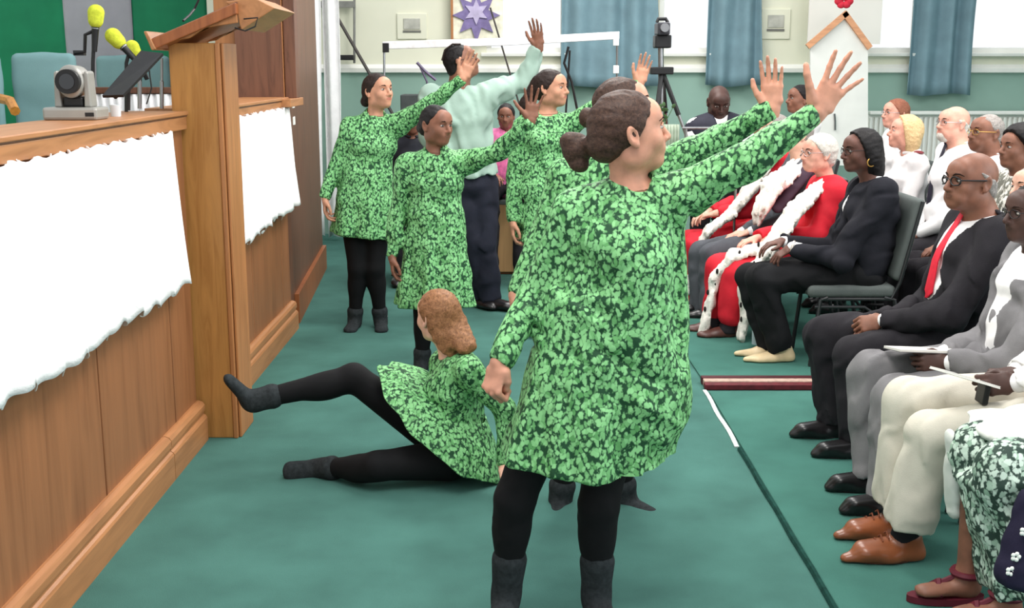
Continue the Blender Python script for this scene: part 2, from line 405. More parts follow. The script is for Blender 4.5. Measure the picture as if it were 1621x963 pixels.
def make_person(label, J, fwd, look, lup=(0, 0, 1), skin='tan', build='f', s=1.0, fat=0.0, hands=None, h=.010, hh=.0045, group=None, feet=None, bare_feet=False,
                nose=1.0, brow=(40, 28, 24), eyes_closed=False, old=0, legs=True, hand_h=None, bust=1.0, headscale=1.0):
    P = Person(); P.J = J; P.s = s; P.h = h; P.skin = skin
    pel, nk, hd = J['pel'], J['nk'], J['hd']
    up = nrm(nk - pel); fwd = nrm(fwd); rt = nrm(np.cross(fwd, up)); fw = np.cross(up, rt)
    P.up, P.rt, P.fw = up, rt, fw
    sw = (.158 if build == 'f' else .185)*s; hw = (.085 if build == 'f' else .088)*s
    for k, sg in (('R', 1), ('L', -1)):
        J.setdefault('sh'+k, nk - up*.045*s + rt*sg*sw)
        J.setdefault('hi'+k, pel - up*.02 + rt*sg*hw)
        if 'el'+k not in J: J['el'+k] = J['sh'+k] - up*.27*s
        if 'wr'+k not in J: J['wr'+k] = J['el'+k] + nrm(fw - up*.8)*.24*s
    mid = lambda a, b, t: a + (b - a)*t
    waist = mid(pel, nk, .36); chest = mid(pel, nk, .68); top = mid(pel, nk, .86)
    P.waist, P.chest, P.top = waist, chest, top
    if build == 'f': rp, rw, rc_ = (.150, .105), (.122+fat, .088+fat), (.138+fat*.6, .098+fat*.6)
    else: rp, rw, rc_ = (.150+fat*.6, .115+fat*.6), (.142+fat, .108+fat*1.3), (.165+fat*.6, .118+fat*.8)
    S2 = lambda r: (r[0]*s, r[1]*s)
    T = [(ECap(pel - up*.01, waist, S2(rp), S2(rw), rt, rc=.09*s), .05), (ECap(waist, chest, S2(rw), S2(rc_), rt), .06),
         (ECap(chest, top, S2(rc_), (rc_[0]*.82*s, rc_[1]*.72*s), rt, rc=.05*s), .05)]
    if build == 'f' and bust:
        for sg in (1, -1): T.append((Ell(chest + rt*sg*.062*s + fw*.070*s + up*.0*s, V3(.055, .050, .058)*s*bust, np.stack([rt, fw, up], 1)), .035))
    for k in 'RL': T.append((Cap(mid(top, nk, .3), J['sh'+k], .062*s, .056*s), .05))
    P.torso = T
    arms = []
    for k in 'RL':
        ra = (.047 if build == 'f' else .055)*s + fat*.25
        arms.append((Cap(J['sh'+k], J['el'+k], ra, ra*.80), .03)); arms.append((Cap(J['el'+k], J['wr'+k], ra*.80, .0245*s), .02))
    P.arms = arms; P.ra = ra
    P.leg = {}
    if legs:
        for k in 'RL':
            hi, kn, an = J['hi'+k], J['kn'+k], J['an'+k]; th = (.084 if build == 'f' else .088)*s + fat*.4
            back = nrm(np.cross(nrm(an - kn), rt)); 
            if np.dot(back, fw) > 0: back = -back
            P.leg[k] = [(Cap(hi, kn, th, .055*s), .04), (Cap(kn, an, .052*s, .034*s), .03), (Ell(mid(kn, an, .30) + back*.014*s, V3(.050, .050, .10)*s, frame_of(back, nrm(kn - an))), .03)]
    HR = frame_of(look, lup); P.HR = HR; P.hs = s*headscale; hs = P.hs
    H = lambda x, y, z: hd + HR @ (V3(x, y, z)*hs); P.H = H
    neckr = (.047 if build == 'f' else .064)*s + fat*.2
    neck = [(Cap(nk - up*.03, H(0, -.018, -.055), neckr*1.08, neckr), .03)]
    E = lambda x, y, z, a, b, c, R=HR: Ell(H(x, y, z), V3(a, b, c)*hs, R)
    head = [(E(0, -.010, .028, .074, .094, .086), .01), (E(0, .034, -.028, .058, .056, .074), .04), (E(0, .070, -.084, .026+.006*old, .022, .020), .035),
            (E(0, .066, .045, .052, .030, .040), .03)]
    for sg in (1, -1):
        head += [(E(sg*.036, .062, -.022, .024, .020, .024), .025), (E(sg*.047, -.002, -.058, .018, .034, .026), .03)]
    head += [(E(0, .086, .030, .040, .012, .008), .012)]
    eyeop = []
    for sg in (1, -1): eyeop += [(E(sg*.031, .098, .008, .019, .016, .0135), .010, 's')]
    head += eyeop
    nw = nose
    head += [(Cap(H(0, .088, .020), H(0, .112, -.022), .0075*hs, .0105*hs*nw), .010), (E(0, .110, -.027, .011*nw, .012, .009), .006)]
    for sg in (1, -1): head += [(E(sg*.012*nw, .100, -.028, .008*nw, .010, .0075), .006)]
    head += [(E(0, .083, -.050, .030, .016, .018), .02), (E(0, .0945, -.0475, .020, .0078, .0050), .005), (E(0, .0925, -.0570, .018, .0085, .0058), .005),
             (Cap(H(-.019, .100, -.0522), H(.019, .100, -.0522), .0014*hs), .003, 's')]
    for sg in (1, -1):
        EA = frame_of(HR @ V3(sg*.85, .15, 0)*1.0, HR @ V3(0, -.2, 1))
        head += [(Ell(H(sg*.078, -.012, .000), V3(.018, .008, .031)*hs, EA), .006), (Ell(H(sg*.084, -.010, .002), V3(.010, .006, .016)*hs, EA), .005, 's'),
                 (Ell(H(sg*.077, -.004, -.026), V3(.009, .008, .010)*hs, EA), .006)]
    if old:
        for sg in (1, -1): head += [(E(sg*.038, .068, -.062, .016, .018, .020), .02)]
    # boxes dropped from the coarse body and rebuilt finely
    boxes = [(hd, HR, V3(-.14, -.15, -.105)*hs, V3(.14, .17, .15)*hs)]
    hn = {}
    hands = hands or {}
    for k, sg in (('R', 1), ('L', -1)):
        spec = hands.get(k, ('relax', None, None))
        if spec is None: continue
        pose, d, z = spec
        wr = J['wr'+k]; d = nrm(wr - J['el'+k]) if d is None else nrm(d); z = (fw if z is None else np.array(z, float))
        z = nrm(z - (z @ d)*d); R = np.stack([np.cross(d, z), d, z], 1)
        side = -1 if k == 'R' else 1   # thumb side
        hn[k] = (wr, R, hand_ops(wr, R, side, pose, s)); boxes.append((wr, R, V3(-.15, .0, -.13)*s, V3(.15, .24, .10)*s))
    P.hn = hn
    ft = []
    if legs:
        for k, sg in (('R', 1), ('L', -1)):
            d = (feet or {}).get(k); an = J['an'+k]
            if d is None: d = nrm(V3(fw[0], fw[1], 0) + 1e-6) * 1.0; pt = an + d*.14*s; pt[2] = max(an[2] - .06*s, .02)
            else:
                d = nrm(d); pt = an + d*.15*s
            P.J['toe'+k] = pt
            heel = an + nrm(an - pt)*.025*s - UPZ*0 
            dn = nrm(an - J['kn'+k]); sole = an + dn*.045*s
            ft += [(Cap(an, sole, .036*s, .030*s), .02), (ECap(sole - nrm(pt - an)*.02*s, pt, (.034*s, .030*s), (.040*s, .018*s), np.cross(nrm(pt - an), dn), rc=.03*s), .03)]
    P.feetops = ft
    alll = T + arms + [x for k in P.leg for x in P.leg[k]] + ft + neck
    coarse = alll + head[:5]
    for k in hn: coarse += hn[k][2][:1]
    V1, Q1 = sculpt(coarse, max(h, .011)*1.15)
    ctr = V1[Q1].mean(1); keep = np.ones(len(Q1), bool)
    for c, R, lo, hi in boxes:
        q = (ctr - c) @ R; keep &= ~np.all((q > lo) & (q < hi), 1)
    parts = [(V1, Q1[keep])]
    Vh, Qh = sculpt(neck + [(infl(T[2][0], 0), .03)] + T[-2:] + head, hh*hs, frame=(hd, HR), box=(V3(-.11, -.13, -.155)*hs, V3(.11, .15, .135)*hs))
    nh = len(Qh); parts.append((Vh, Qh))
    hand_h = hand_h or hh*.9
    for k in hn:
        wr, R, ops = hn[k]
        fore = [a for a in arms if np.allclose(a[0].b, wr)]
        parts.append(sculpt(fore + ops, hand_h*s, frame=(wr, R), box=(V3(-.13, -.035, -.125)*s, V3(.13, .215, .06)*s)))
    n1 = keep.sum()
    V, Q = cat_meshes(parts)
    mi = np.zeros(len(Q), int)
    ch = (V[Q[n1:n1+nh]].mean(1) - hd) @ HR/hs
    lip = (((ch[:, 0]/.022)**2 + ((ch[:, 2]+.0522)/.0095)**2) < 1) & (ch[:, 1] > .080)
    mi[n1:n1+nh][lip] = 1
    base = V3(pel[0], pel[1], 0.0)
    P.base = base
    sc = SKIN[skin]; lc = {'tan': (176, 108, 92), 'light': (200, 126, 114), 'light_shaded': (178, 108, 94), 'pink': (208, 134, 120), 'mid': (140, 74, 68)}.get(skin, tuple(int(x*.85) for x in sc))
    o = to_mesh('person', V, Q, [M_skin('skin_'+skin, sc), M_skin('lips_'+skin, lc)], None, base, mi)
    tag(o, label, 'person', group); P.o = o
    # eyes and brows
    for sg in (1, -1):
        b = B(base)
        if eyes_closed: b.ball(H(sg*.031, .0800, .008), [.0140*hs, .010*hs, .0100*hs], 10, 6, HR); b.build('eyelid', M_skin('skin_'+skin, sc), o); 
        else:
            b.ball(H(sg*.031, .0790, .008), [.0145*hs, .0125*hs, .0068*hs], 12, 8, HR); e = b.build('eye', M('eye_white', (196, 188, 182), .2, .5, 0.02, 10, 0), o)
            b = B(base); b.ball(H(sg*.031+.001, .0885, .008), [.0062*hs, .0040*hs, .0060*hs], 10, 6, HR); b.build('iris', M('iris', (38, 24, 18), .15, .6, .05, 10, 0), e)
            b = B(base); b.tube([H(sg*.015, .0885, .0130), H(sg*.024, .0925, .0180), H(sg*.036, .0905, .0180), H(sg*.047, .0830, .0120)], [.0016*hs, .003*hs, .003*hs, .0016*hs], 6); b.build('eyelid', M_skin('skin_'+skin, sc), o)
        b = B(base); b.tube([H(sg*.012, .0965, .026), H(sg*.026, .0975, .0325), H(sg*.040, .0895, .0330), H(sg*.052, .0760, .026)], [.0028*hs, .0036*hs, .003*hs, .0012*hs], 6)
        b.build('eyebrow', M('brow_%d_%d' % (brow[0], brow[1]), brow, .8, .1, .1, 40, .3), o)
    return P
def garment(P, name, ops, mat, h=None, disp=None, cut=None, smooth=1, frame=None, box=None, parent=None):
    V, Q = sculpt(ops, h or P.h, disp=disp, cut=cut, smooth=smooth, frame=frame, box=box)
    if len(Q) == 0: print('EMPTY', name); return None
    return to_mesh(name, V, Q, mat, parent or P.o, P.base)
def hair(P, style, mat, extra=None, e=.009, line=.012, h=.0048, name='hair'):
    H, HR, hs = P.H, P.HR, P.hs
    E = lambda x, y, z, a, b, c: Ell(H(x, y, z), V3(a, b, c)*hs, HR)
    hp = lambda y, z, n: Half(H(0, y, z), HR @ V3(*n))
    ops = [(E(0, -.010, .028, .074+e, .094+e, .086+e), .01)]
    cuts = [(hp(line, 0, (0, .8, -.6)), .008, 'i')]
    lo, hi = V3(-.16, -.24, -.20), V3(.16, .16, .16)
    if style in ('bun', 'ponytail', 'updo'):
        ops += [(E(0, -.075, -.02, .055, .04, .05), .03)] + cuts
        if style == 'bun' and not isinstance(extra, list): ops += [(Ell(H(0, -.125, .0) if not extra else H(*extra), V3(.038, .034, .038)*hs, HR), .012)]
    elif style == 'short':
        ops += [(E(0, -.055, -.03, .062+e*.5, .045, .055), .02)] + cuts
    elif style == 'fringe':   # bald crown, hair round the back and sides
        ops += [(E(0, -.06, -.03, .058, .04, .05), .02)] + cuts + [(hp(0, .038, (0, -.40, 1)), .012, 'i')]
    elif style == 'afro':
        ops = [(E(0, -.020, .045, .090+e, .102+e, .088+e), .02), (E(0, -.05, -.01, .080, .06, .06), .02)] + cuts
    elif style == 'bob':
        ops += [(E(0, -.035, -.03, .080+e, .075, .095), .03), (E(0, -.055, -.075, .075, .055, .070), .03), (E(0, .060, .075, .055, .035, .028), .02)] + [(hp(.022, 0, (0, .9, -.30)), .008, 'i'), (hp(0, -.145, (0, 0, -1)), .01, 'i')]
    elif style == 'long':
        ops += [(E(0, -.05, -.05, .075, .055, .09), .03), (E(0, -.075, -.14, .06, .04, .10), .04)] + cuts
        lo = V3(-.16, -.24, -.30)
    ops = ops + [(x, k, 'u') for x, k in (extra if isinstance(extra, list) else [])]
    if isinstance(extra, list):
        for x, k in extra:
            q = np.stack([(x.lo - P.J['hd']), (x.hi - P.J['hd'])]) @ HR; m = 0.02
            lo = np.minimum(lo, q.min(0)/hs - m); hi = np.maximum(hi, q.max(0)/hs + m)
    return garment(P, name, ops, mat, h=h*hs, frame=(P.J['hd'], HR), box=(lo*hs, hi*hs), disp=wob(len(style)+int(P.base[1]*10), .0016, 150))
def glasses(P, mat, q=1.0):
    H = P.H; b = B(P.base)
    for sg in (1, -1):
        pts = [H(sg*.033 + .022*math.cos(t), .104 - .010*abs(math.cos(t))*0 - (.012 if sg*math.cos(t) > .5 else 0), .006 + .0165*math.sin(t)) for t in [2*math.pi*i/12 for i in range(12)]]
        b.tube(pts, .0016*q*P.hs, 6, closed=True)
        b.tube([H(sg*.054, .092, .010), H(sg*.074, .055, .012), H(sg*.080, -.005, .014)], .0017*q*P.hs, 6)
    b.tube([H(-.012, .104, .010), H(0, .108, .013), H(.012, .104, .010)], .0015*P.hs, 6)
    g = b.build('glasses', mat, P.o); return g
# clothes ---------------------------------------------------------
def sleeves(P, e, cuff=0, upto=1.0):
    o = []
    for i, (p, k) in enumerate(P.arms):
        if i % 2 == 0: o.append((Cap(p.a, p.b, p.ra + e + .004, p.rb + e), .03))
        else: o.append((Cap(p.a, p.a + (p.b - p.a)*(upto if upto < 1 else 1 - .02/ max(.05, np.linalg.norm(p.b-p.a))), p.ra + e, p.rb + e + cuff), .02))
    return o
def cuffcut(P, at=1.0):
    """flat sleeve ends"""
    o = []
    for i, (p, k) in enumerate(P.arms):
        if i % 2 == 1:
            w = nrm(p.b - p.a); c = p.a + (p.b - p.a)*at
            o.append((ECap(c + w*.035, c + w*.10, (.07, .07), (.07, .07), np.cross(w, UPZ) + 1e-3, rc=.036), .003, 's'))
    return o
def neckhole(P, r=.056, drop=.0):
    nk, hd = P.J['nk'], P.J['hd']; return [(Cap(nk + P.up*(.028*P.s - drop) + P.fw*.012, hd, r*P.s, r*1.1*P.s), .008, 's')]
def dress(P, mat, hem, hemr, waist_r=None, n=9, amp=.06, seed=1, e=.014, hoff=(0, 0, 0), h=None, extra=(), wamp=.0035, name='dress', hemU=None, tilt=None, W1=None):
    """hem: world centre of the hem; hemr: its two radii"""
    U = P.rt if hemU is None else np.array(hemU, float)
    rg = random.Random(seed); a1, a2, a3 = (rg.uniform(0, 6.28) for _ in range(3))
    fold = lambda q, th: amp*(q**0.8)*(np.sin(n*th + a1 + .6*np.sin(2*th + a2)) + .45*np.sin((n*2-3)*th + a3))*.75
    w = P.waist + P.up*.01; wr = waist_r or (.125*P.s + e, .095*P.s + e)
    axis = nrm(np.array(hem) - w)
    hipr = (.155*P.s + e, .118*P.s + e)
    ops = [(infl(p, e), k) for p, k in P.torso] + sleeves(P, .0145)
    ops += [(ECap(P.waist - P.up*.02, P.J['pel'], wr, hipr, P.rt, rc=.06), .04)]
    ops += [(ECap(w, np.array(hem), wr, hemr, U, rc=.015, fold=fold), .03)] + list(extra)
    ops += [(Cap(P.J['nk'] - P.up*.04, P.J['nk'] + P.up*.025, .066*P.s, .060*P.s), .03)] + neckhole(P, .054) + cuffcut(P)
    hm = np.array(hem); ax = axis if tilt is None else nrm(tilt)
    W1 = W1 or wob(seed, wamp*1.7, 34, (1, 1, .5))
    def cut(c): return (c - hm) @ ax < .004
    return garment(P, name, ops, mat, h=h, disp=W1, cut=cut, smooth=1)
def leg_wear(P, name, mat, e=.006, h=None, disp=None, seed=0, to=1.0):
    ops = [(infl(P.torso[0][0], e), .03)]
    for k in P.leg: ops += [(infl(p, e), kk) for p, kk in P.leg[k]]
    return garment(P, name, ops, mat, h=h, disp=disp)
def sock(P, k, mat, e=.006, high=.12, h=None):
    J = P.J; an, kn = J['an'+k], J['kn'+k]; i = 0 if k == 'R' else 2
    fo = P.feetops[i:i+2]; a = an + (kn - an)*high
    ops = [(infl(p, e), kk) for p, kk in fo] + [(Cap(an, a, .036*P.s+e*1.6, .046*P.s+e*1.6), .02)]
    return garment(P, 'sock', ops, mat, h=h)
def trousers(P, mat, e=.016, flare=.062, h=None, seed=0, wamp=.007, knee=.075, drop=.02):
    J, s = P.J, P.s; ops = [(infl(P.torso[0][0], e), .05)]; cuts = []
    for k in P.leg:
        hi, kn, an = J['hi'+k], J['kn'+k], J['an'+k]; w = nrm(an - kn); end = an + w*drop
        ops += [(Cap(hi, kn, P.leg[k][0][0].ra + e*.9, knee*s), .03), (Cap(kn, end, knee*s, flare*s), .012)]
        cuts += [(ECap(end + w*.04, end + w*.16, (.12, .12), (.12, .12), V3(1, 0, 0) if abs(w[0]) < .9 else V3(0, 1, 0), rc=.041), .003, 's')]
    return garment(P, 'trousers', ops + cuts, mat, h=h, disp=wob(seed+7, wamp, 42, (1.3, 1, .7)))
def shoe(P, k, mat, sole_mat=None, pointy=.5, h=.007, flat=False):
    J, s = P.J, P.s; an = J['an'+k]; toe = J['toe'+k].copy(); d = nrm(V3(toe[0]-an[0], toe[1]-an[1], 0)); g = .0
    x = nrm(np.cross(d, UPZ)); c = V3(an[0], an[1], 0)
    ops = [(ECap(c - d*.045*s + UPZ*.035, c + d*.075*s + UPZ*.032, (.040*s, .036*s), (.045*s, .030*s), x, rc=.03*s), .02),
           (ECap(c + d*.06*s + UPZ*.030, c + d*(.155+.05*pointy)*s + UPZ*.024, (.045*s, .030*s), (.034*s*(1-.35*pointy), .018*s), x, rc=.03*s), .03),
           (Cap(c + UPZ*.05 - d*.02*s, c + UPZ*.085*s - d*.02*s, .038*s, .036*s), .03),
           (Half(c + UPZ*.125*s, (0, 0, 1)), .004, 'i'),
           (Half(c + UPZ*.013, (0, 0, -1)), .004, 'i')]
    i0 = 0 if k == 'R' else 2
    ops = [(infl(p, .007), kk) for j_, (p, kk) in enumerate(P.feetops[i0:i0+2])] + ops
    o = garment(P, 'shoe', ops, mat, h=h)
    b = B(P.base); pl = []
    for i in range(20):
        t = 2*math.pi*i/20; L = (.105 + .030*pointy) if math.cos(t) > 0 else .085
        wd = .046*(1 - .45*pointy*max(0, math.cos(t))**3); pl.append(c + d*(.055 + L*1.03*math.cos(t))*s + x*wd*math.sin(t)*s + UPZ*.013)
    b.prism(pl, (0, 0, .014)); b.build('sole', sole_mat or M('sole_black', (28, 24, 24), .5), o)
    return o
def jacket(P, mat, e=.022, h=None, seed=0, opening=.05, length=.10, shirt=True, bot=.02, wamp=.009, lap=True, deep=.30, name='jacket', upto=1.0, collar=True):
    s = P.s; ops = [(infl(p, e), k) for p, k in P.torso if not isinstance(p, Ell)] + sleeves(P, e*.8)
    pel = P.J['pel']
    ops += [(ECap(P.waist, pel + P.up*(.06-length), (.150*s+e, .115*s+e), (.165*s+e, .125*s+e), P.rt, rc=.04), .05)]
    for p, k in P.torso:
        if isinstance(p, Ell): ops.append((infl(p, e*.8), .04))
    if collar: ops += [(Cap(P.J['nk'] - P.fw*.035*s + P.rt*.04*s, P.J['nk'] - P.fw*.035*s - P.rt*.04*s, .040*s), .03)]
    a = P.J['nk'] + P.fw*.06*s + P.up*.035; bpt = P.waist + P.up*(.40-deep) + P.fw*.17*s
    if opening: ops += [(ECap(a, bpt, (opening*1.25, .19), (bot, .19), P.rt, rc=.03), .006, 's')]
    ops += neckhole(P, .062, .01) + cuffcut(P, .94)
    return garment(P, name, ops, mat, h=h, disp=wob(seed+3, wamp, 36, (1, 1, 1)))
def shirt(P, mat, e=.012, h=None, seed=0, wamp=.003, name='shirt', arms=True, short=False, hemz=None, neck=.055):
    ops = [(infl(p, e), k) for p, k in P.torso]
    if arms:
        if short:
            for i in (0, 2):
                p = P.arms[i][0]; ops.append((Cap(p.a, p.a + (p.b-p.a)*.85, p.ra + e + .006, p.rb + e + .014), .03))
        else: ops += sleeves(P, e)
    else:
        for i in (1, 3):
            p = P.arms[i][0]; w_ = nrm(p.b - p.a); ops.append((Cap(p.b - w_*.07, p.b - w_*.012, p.rb + .012, p.rb + .010), .0))
    ops += neckhole(P, neck) + (cuffcut(P, .97) if arms and not short else [])
    if hemz is not None: ops += [(ECap(P.waist, P.J['pel'], (.15*P.s+e, .12*P.s+e), (.168*P.s+e, .13*P.s+e), P.rt), .04), (Half(P.J['pel'] + P.up*hemz, -P.up), .006, 'i')]
    o = garment(P, name, ops, mat, h=h, disp=wob(seed+11, wamp, 36))
    # collar
    b = B(P.base); nk = P.J['nk'] + P.up*.035*P.s + P.fw*.008; r = .062*P.s
    pts = [nk + P.rt*r*math.sin(t)*.98 + P.fw*r*math.cos(t) - P.up*.022*max(0, math.cos(t)) for t in [math.radians(a) for a in range(14, 350, 16)]]
    b.tube(pts, .011*P.s, 6); b.build('collar', mat, o)
    return o
def tie(P, mat, length=.40, e=.030):
    b = B(P.base); nk = P.J['nk']; s = P.s
    pts = []
    for i in range(9):
        t = i/8; p = nk + (P.waist - nk)*(t*length/.40*.95) ; dep = (.058 + .075*min(1, t*1.8))*s + e; p = p + P.fw*dep + P.up*.025*(1-t); w = (.016 if i == 0 else .019 + .024*t)*s
        pts.append((p, w))
    pts.append((pts[-1][0] - P.up*.03, .004))
    vs, fs = [], []
    for p, w in pts:
        for dz in (0, .010): vs += [p - P.rt*w + P.fw*dz*.5, p + P.fw*dz*1.4, p + P.rt*w + P.fw*dz*.5]
    for i in range(len(pts)-1):
        a, c = i*6, (i+1)*6
        fs += [(a+3, a+4, c+4, c+3), (a+4, a+5, c+5, c+4), (a, c, c+1, a+1), (a+1, c+1, c+2, a+2), (a, a+3, c+3, c), (a+2, c+2, c+5, a+5)]
    b.add(vs, fs, True); b.ball(nk + P.fw*(.062*s+e) + P.up*.030*s, [.019*s, .014*s, .017*s], 8, 6, np.stack([P.rt, P.fw, P.up], 1))
    return b.build('tie', mat, P.o)

def loft_skirt(P, name, mat, rings, n=120, rows=18, folds=9, amp=.03, seed=1, th=.006):
    """rings: list of (centre, U, V) from top to hem"""
    rg = random.Random(seed); a1, a2 = rg.uniform(0, 6), rg.uniform(0, 6); vs = []; fs = []
    m = len(rings) - 1
    for r in range(rows+1):
        q = r/rows*m; i = min(int(q), m-1); t = q - i; t2 = t*t*(3-2*t) if m > 1 else t
        c, U, Vv = [rings[i][j]*(1-t2) + rings[i+1][j]*t2 for j in range(3)]
        for k in range(n):
            an = 2*math.pi*k/n; g = 1 + amp*(r/rows)*(math.sin(folds*an+a1+.8*math.sin(2*an+a2)) + .4*math.sin((2*folds-3)*an+a2))
            vs.append(c + g*(U*math.cos(an) + Vv*math.sin(an)))
    for r in range(rows):
        for k in range(n): fs.append((r*n+k, r*n+(k+1) % n, (r+1)*n+(k+1) % n, (r+1)*n+k))
    b = B(P.base); b.add(vs, fs, True); o = b.build(name, mat, P.o); o.modifiers.new('t', 'SOLIDIFY').thickness = th
    return o
# ---------------------------------------------------------------- setting
WOOD = (186, 118, 66); WOOD2 = (150, 88, 46)
m_woodz = M_wood('wood_upright', (168, 112, 68), (140, 90, 52), 'z')
m_woody = M_wood('wood_along', (172, 118, 76), (146, 96, 58), 'y')
m_panel = M_wood('wood_panel', (146, 96, 62), (124, 78, 48), 'z', .6)
m_post = M_wood('wood_post', (176, 124, 66), (152, 100, 48), 'z', 1.3)
m_dwood = M_wood('wood_dark', (112, 74, 56), (82, 52, 40), 'z')
m_mwood = M_wood('wood_mid', (150, 88, 50), (122, 66, 36), 'z')
m_carpet = M('carpet', (72, 112, 104), .95, .05, .08, 3, .5, 320, bd=.006)
m_carpet2 = M('carpet_right', (68, 112, 102), .95, .05, .07, 3, .5, 320, bd=.006)
m_cream = M('cream_wall', (226, 226, 206), .85, .1, .02, 2, .08, 90)
m_teal = M('teal_wall', (142, 172, 160), .85, .1, .03, 2, .08, 90)
m_white = M('white_paint', (236, 236, 230), .5, .3, .02, 5, .05)
m_net = M('white_net_fabric', (246, 244, 244), .85, .1, .02, 12, .3, 60, bd=.01)
m_blue = M('blue_curtain_fabric', (118, 146, 156), .85, .15, .05, 6, .2, 120)
m_black = M('black_plastic', (26, 26, 28), .45, .4, .1, 20, .05)
m_steel = M('steel', (150, 150, 152), .3, .6, .04, 20, .03, metal=.9)
m_silver = M('silver_plastic', (158, 156, 150), .35, .5, .03, 10, .03, metal=.3)

b = B((0, 0, 0)); b.box((-5, -1.0, -.1), (1.03, 12.0, 0)); b.box((1.03, -1.0, -.1), (7, 12.0, -.002)); tag(b.build('floor', m_carpet), kind='structure')
# raised carpet sheet on the right and its rolled edge
def strip(pts2, w, z0, z1, name, mat, kind=None):
    b = B()
    for i in range(len(pts2)-1):
        a, c = np.array(pts2[i], float), np.array(pts2[i+1], float); d = nrm(c-a); n = np.array([-d[1], d[0]])*w/2
        b.prism([(a[0]-n[0], a[1]-n[1], z0), (a[0]+n[0], a[1]+n[1], z0), (c[0]+n[0], c[1]+n[1], z0), (c[0]-n[0], c[1]-n[1], z0)][::-1], (0, 0, z1-z0))
    return b.build(name, mat)
b = B((1.035, 3, 0)); b.prism([(1.03, -.9, 0), (6.9, -.9, 0), (6.9, 5.98, 0), (1.045, 5.98, 0)], (0, 0, .010))
tag(b.build('carpet_sheet', m_carpet2, bevel=.006), 'teal carpet sheet laid over the floor under the nearest seats', 'carpet')
b = B((1.06, 6.4, 0)); b.prism([(1.05, 6.22, 0), (6.9, 6.22, 0), (6.9, 8.30, 0), (1.02, 8.30, 0)], (0, 0, .010))
tag(b.build('carpet_sheet', m_carpet2, bevel=.006), 'teal carpet sheet laid beyond the maroon threshold strip', 'carpet')
b = B((1.035, 4, 0)); b.tube([(1.030+.002*math.sin(i*1.7), .4+i*.145, .006) for i in range(33)], .012, 6)
tag(b.build('shadowed_carpet_edge', M('shadowed_carpet_edge', (30, 62, 56), .95, .05, .15, 30, .5, 200)), 'rolled edge along the near carpet sheet, its shadow painted dark', 'carpet edge')  # edge tube coloured dark in place of the carpet's shadow line
e0, e1 = G(1118, 619), G(1171, 709)
b = B(tuple(e0)); pl = [(e0[0] + (e1[0]-e0[0])*t/8 - .010 + .004*math.sin(t*1.3), e0[1] + (e1[1]-e0[1])*t/8) for t in range(9)]
o = strip(pl, .020, .001, .006, 'tape_strip', M('white_tape', (214, 222, 220), .6)); tag(o, 'narrow white tape strip on the carpet joint', 'tape')
q0 = G(1116, 618); q1 = G(1296, 616)
t = empty('threshold_strip', (q0[0], q0[1], 0), 'maroon threshold strip with beige line across the right carpet', 'threshold strip')
b = B((q0[0], q0[1], 0)); b.box((q0[0], q0[1], 0), (2.6, q0[1]+.055, .030)); b.build('front_face', M('maroon', (92, 28, 36), .6, .3, .15, 30, .2), t, bevel=.004)
b = B((q0[0], q0[1], 0)); b.box((q0[0]+.005, q0[1]+.055, 0), (2.6, q0[1]+.11, .036)); b.build('beige_line', M('beige', (178, 152, 138), .7, .2, .1, 40, .2), t, bevel=.004)
b = B((q0[0], q0[1], 0)); b.box((q0[0], q0[1]+.11, 0), (2.6, q0[1]+.16, .040)); b.build('back_edge', M('maroon2', (70, 24, 30), .6), t, bevel=.004)

# back wall ------------------------------------------------------
YB = 12.0
def wz(py): return float(W(810, py, YB)[2])
def wx(px, py=100): return float(W(px, py, YB)[0])
dado = wz(113); top = 3.2
wins = [(wx(770), wx(895)), (wx(1042), wx(1135)), (wx(1362), wx(1450)), (wx(1530), wx(1700))]
sill = wz(84)
b = B((0, YB, 0)); b.box((-4.5, YB, 0), (7, YB+.15, dado)); b.build('wall_back', m_teal).__setitem__('kind', 'structure')
b = B((0, YB, 0)); b.box((-4.5, YB, dado), (7, YB+.15, sill)); 
xs = [-4.5] + [v for w_ in wins for v in w_] + [7]
for i in range(0, len(xs), 2): b.box((xs[i], YB, sill), (xs[i+1], YB+.15, top))
b.build('wall_back_upper', m_cream).__setitem__('kind', 'structure')
b = B((0, YB, 0)); b.prism([(-4.5, YB, dado-.02), (-4.5, YB-.05, dado-.01), (-4.5, YB-.055, dado+.03), (-4.5, YB-.02, dado+.05), (-4.5, YB, dado+.07)], (11.5, 0, 0)); tag(b.build('trim_1', m_white), kind='structure')
m_glass, nt_, gb = newmat('window_glass', .02, .5); gb.inputs['Transmission Weight'].default_value = 1.0; gb.inputs['Base Color'].default_value = (1, 1, 1, 1); gb.inputs['IOR'].default_value = 1.02
for i, (x0, x1) in enumerate(wins):
    t = empty('window_%d' % (i+1), (x0, YB, sill), kind='structure')
    b = B((x0, YB, sill)); f = .05
    b.box((x0, YB+.02, sill), (x1, YB+.08, sill+f)); b.box((x0, YB+.02, top-f), (x1, YB+.08, top)); b.box((x0, YB+.02, sill+f), (x0+f, YB+.08, top-f)); b.box((x1-f, YB+.02, sill+f), (x1, YB+.08, top-f))
    b.build('window_frame', m_white, t, bevel=.004)
    b = B((x0, YB, sill)); b.box((x0+f, YB+.045, sill+f), (x1-f, YB+.05, top-f)); b.build('pane', m_glass, t)
    b = B((x0, YB, sill)); b.prism([(x0-.05, YB, sill-.035), (x0-.05, YB-.09, sill-.03), (x0-.05, YB-.095, sill-.005), (x0-.05, YB-.08, sill+.002), (x0-.05, YB, sill+.002)], (x1-x0+.1, 0, 0)); b.build('window_sill', m_white, t)
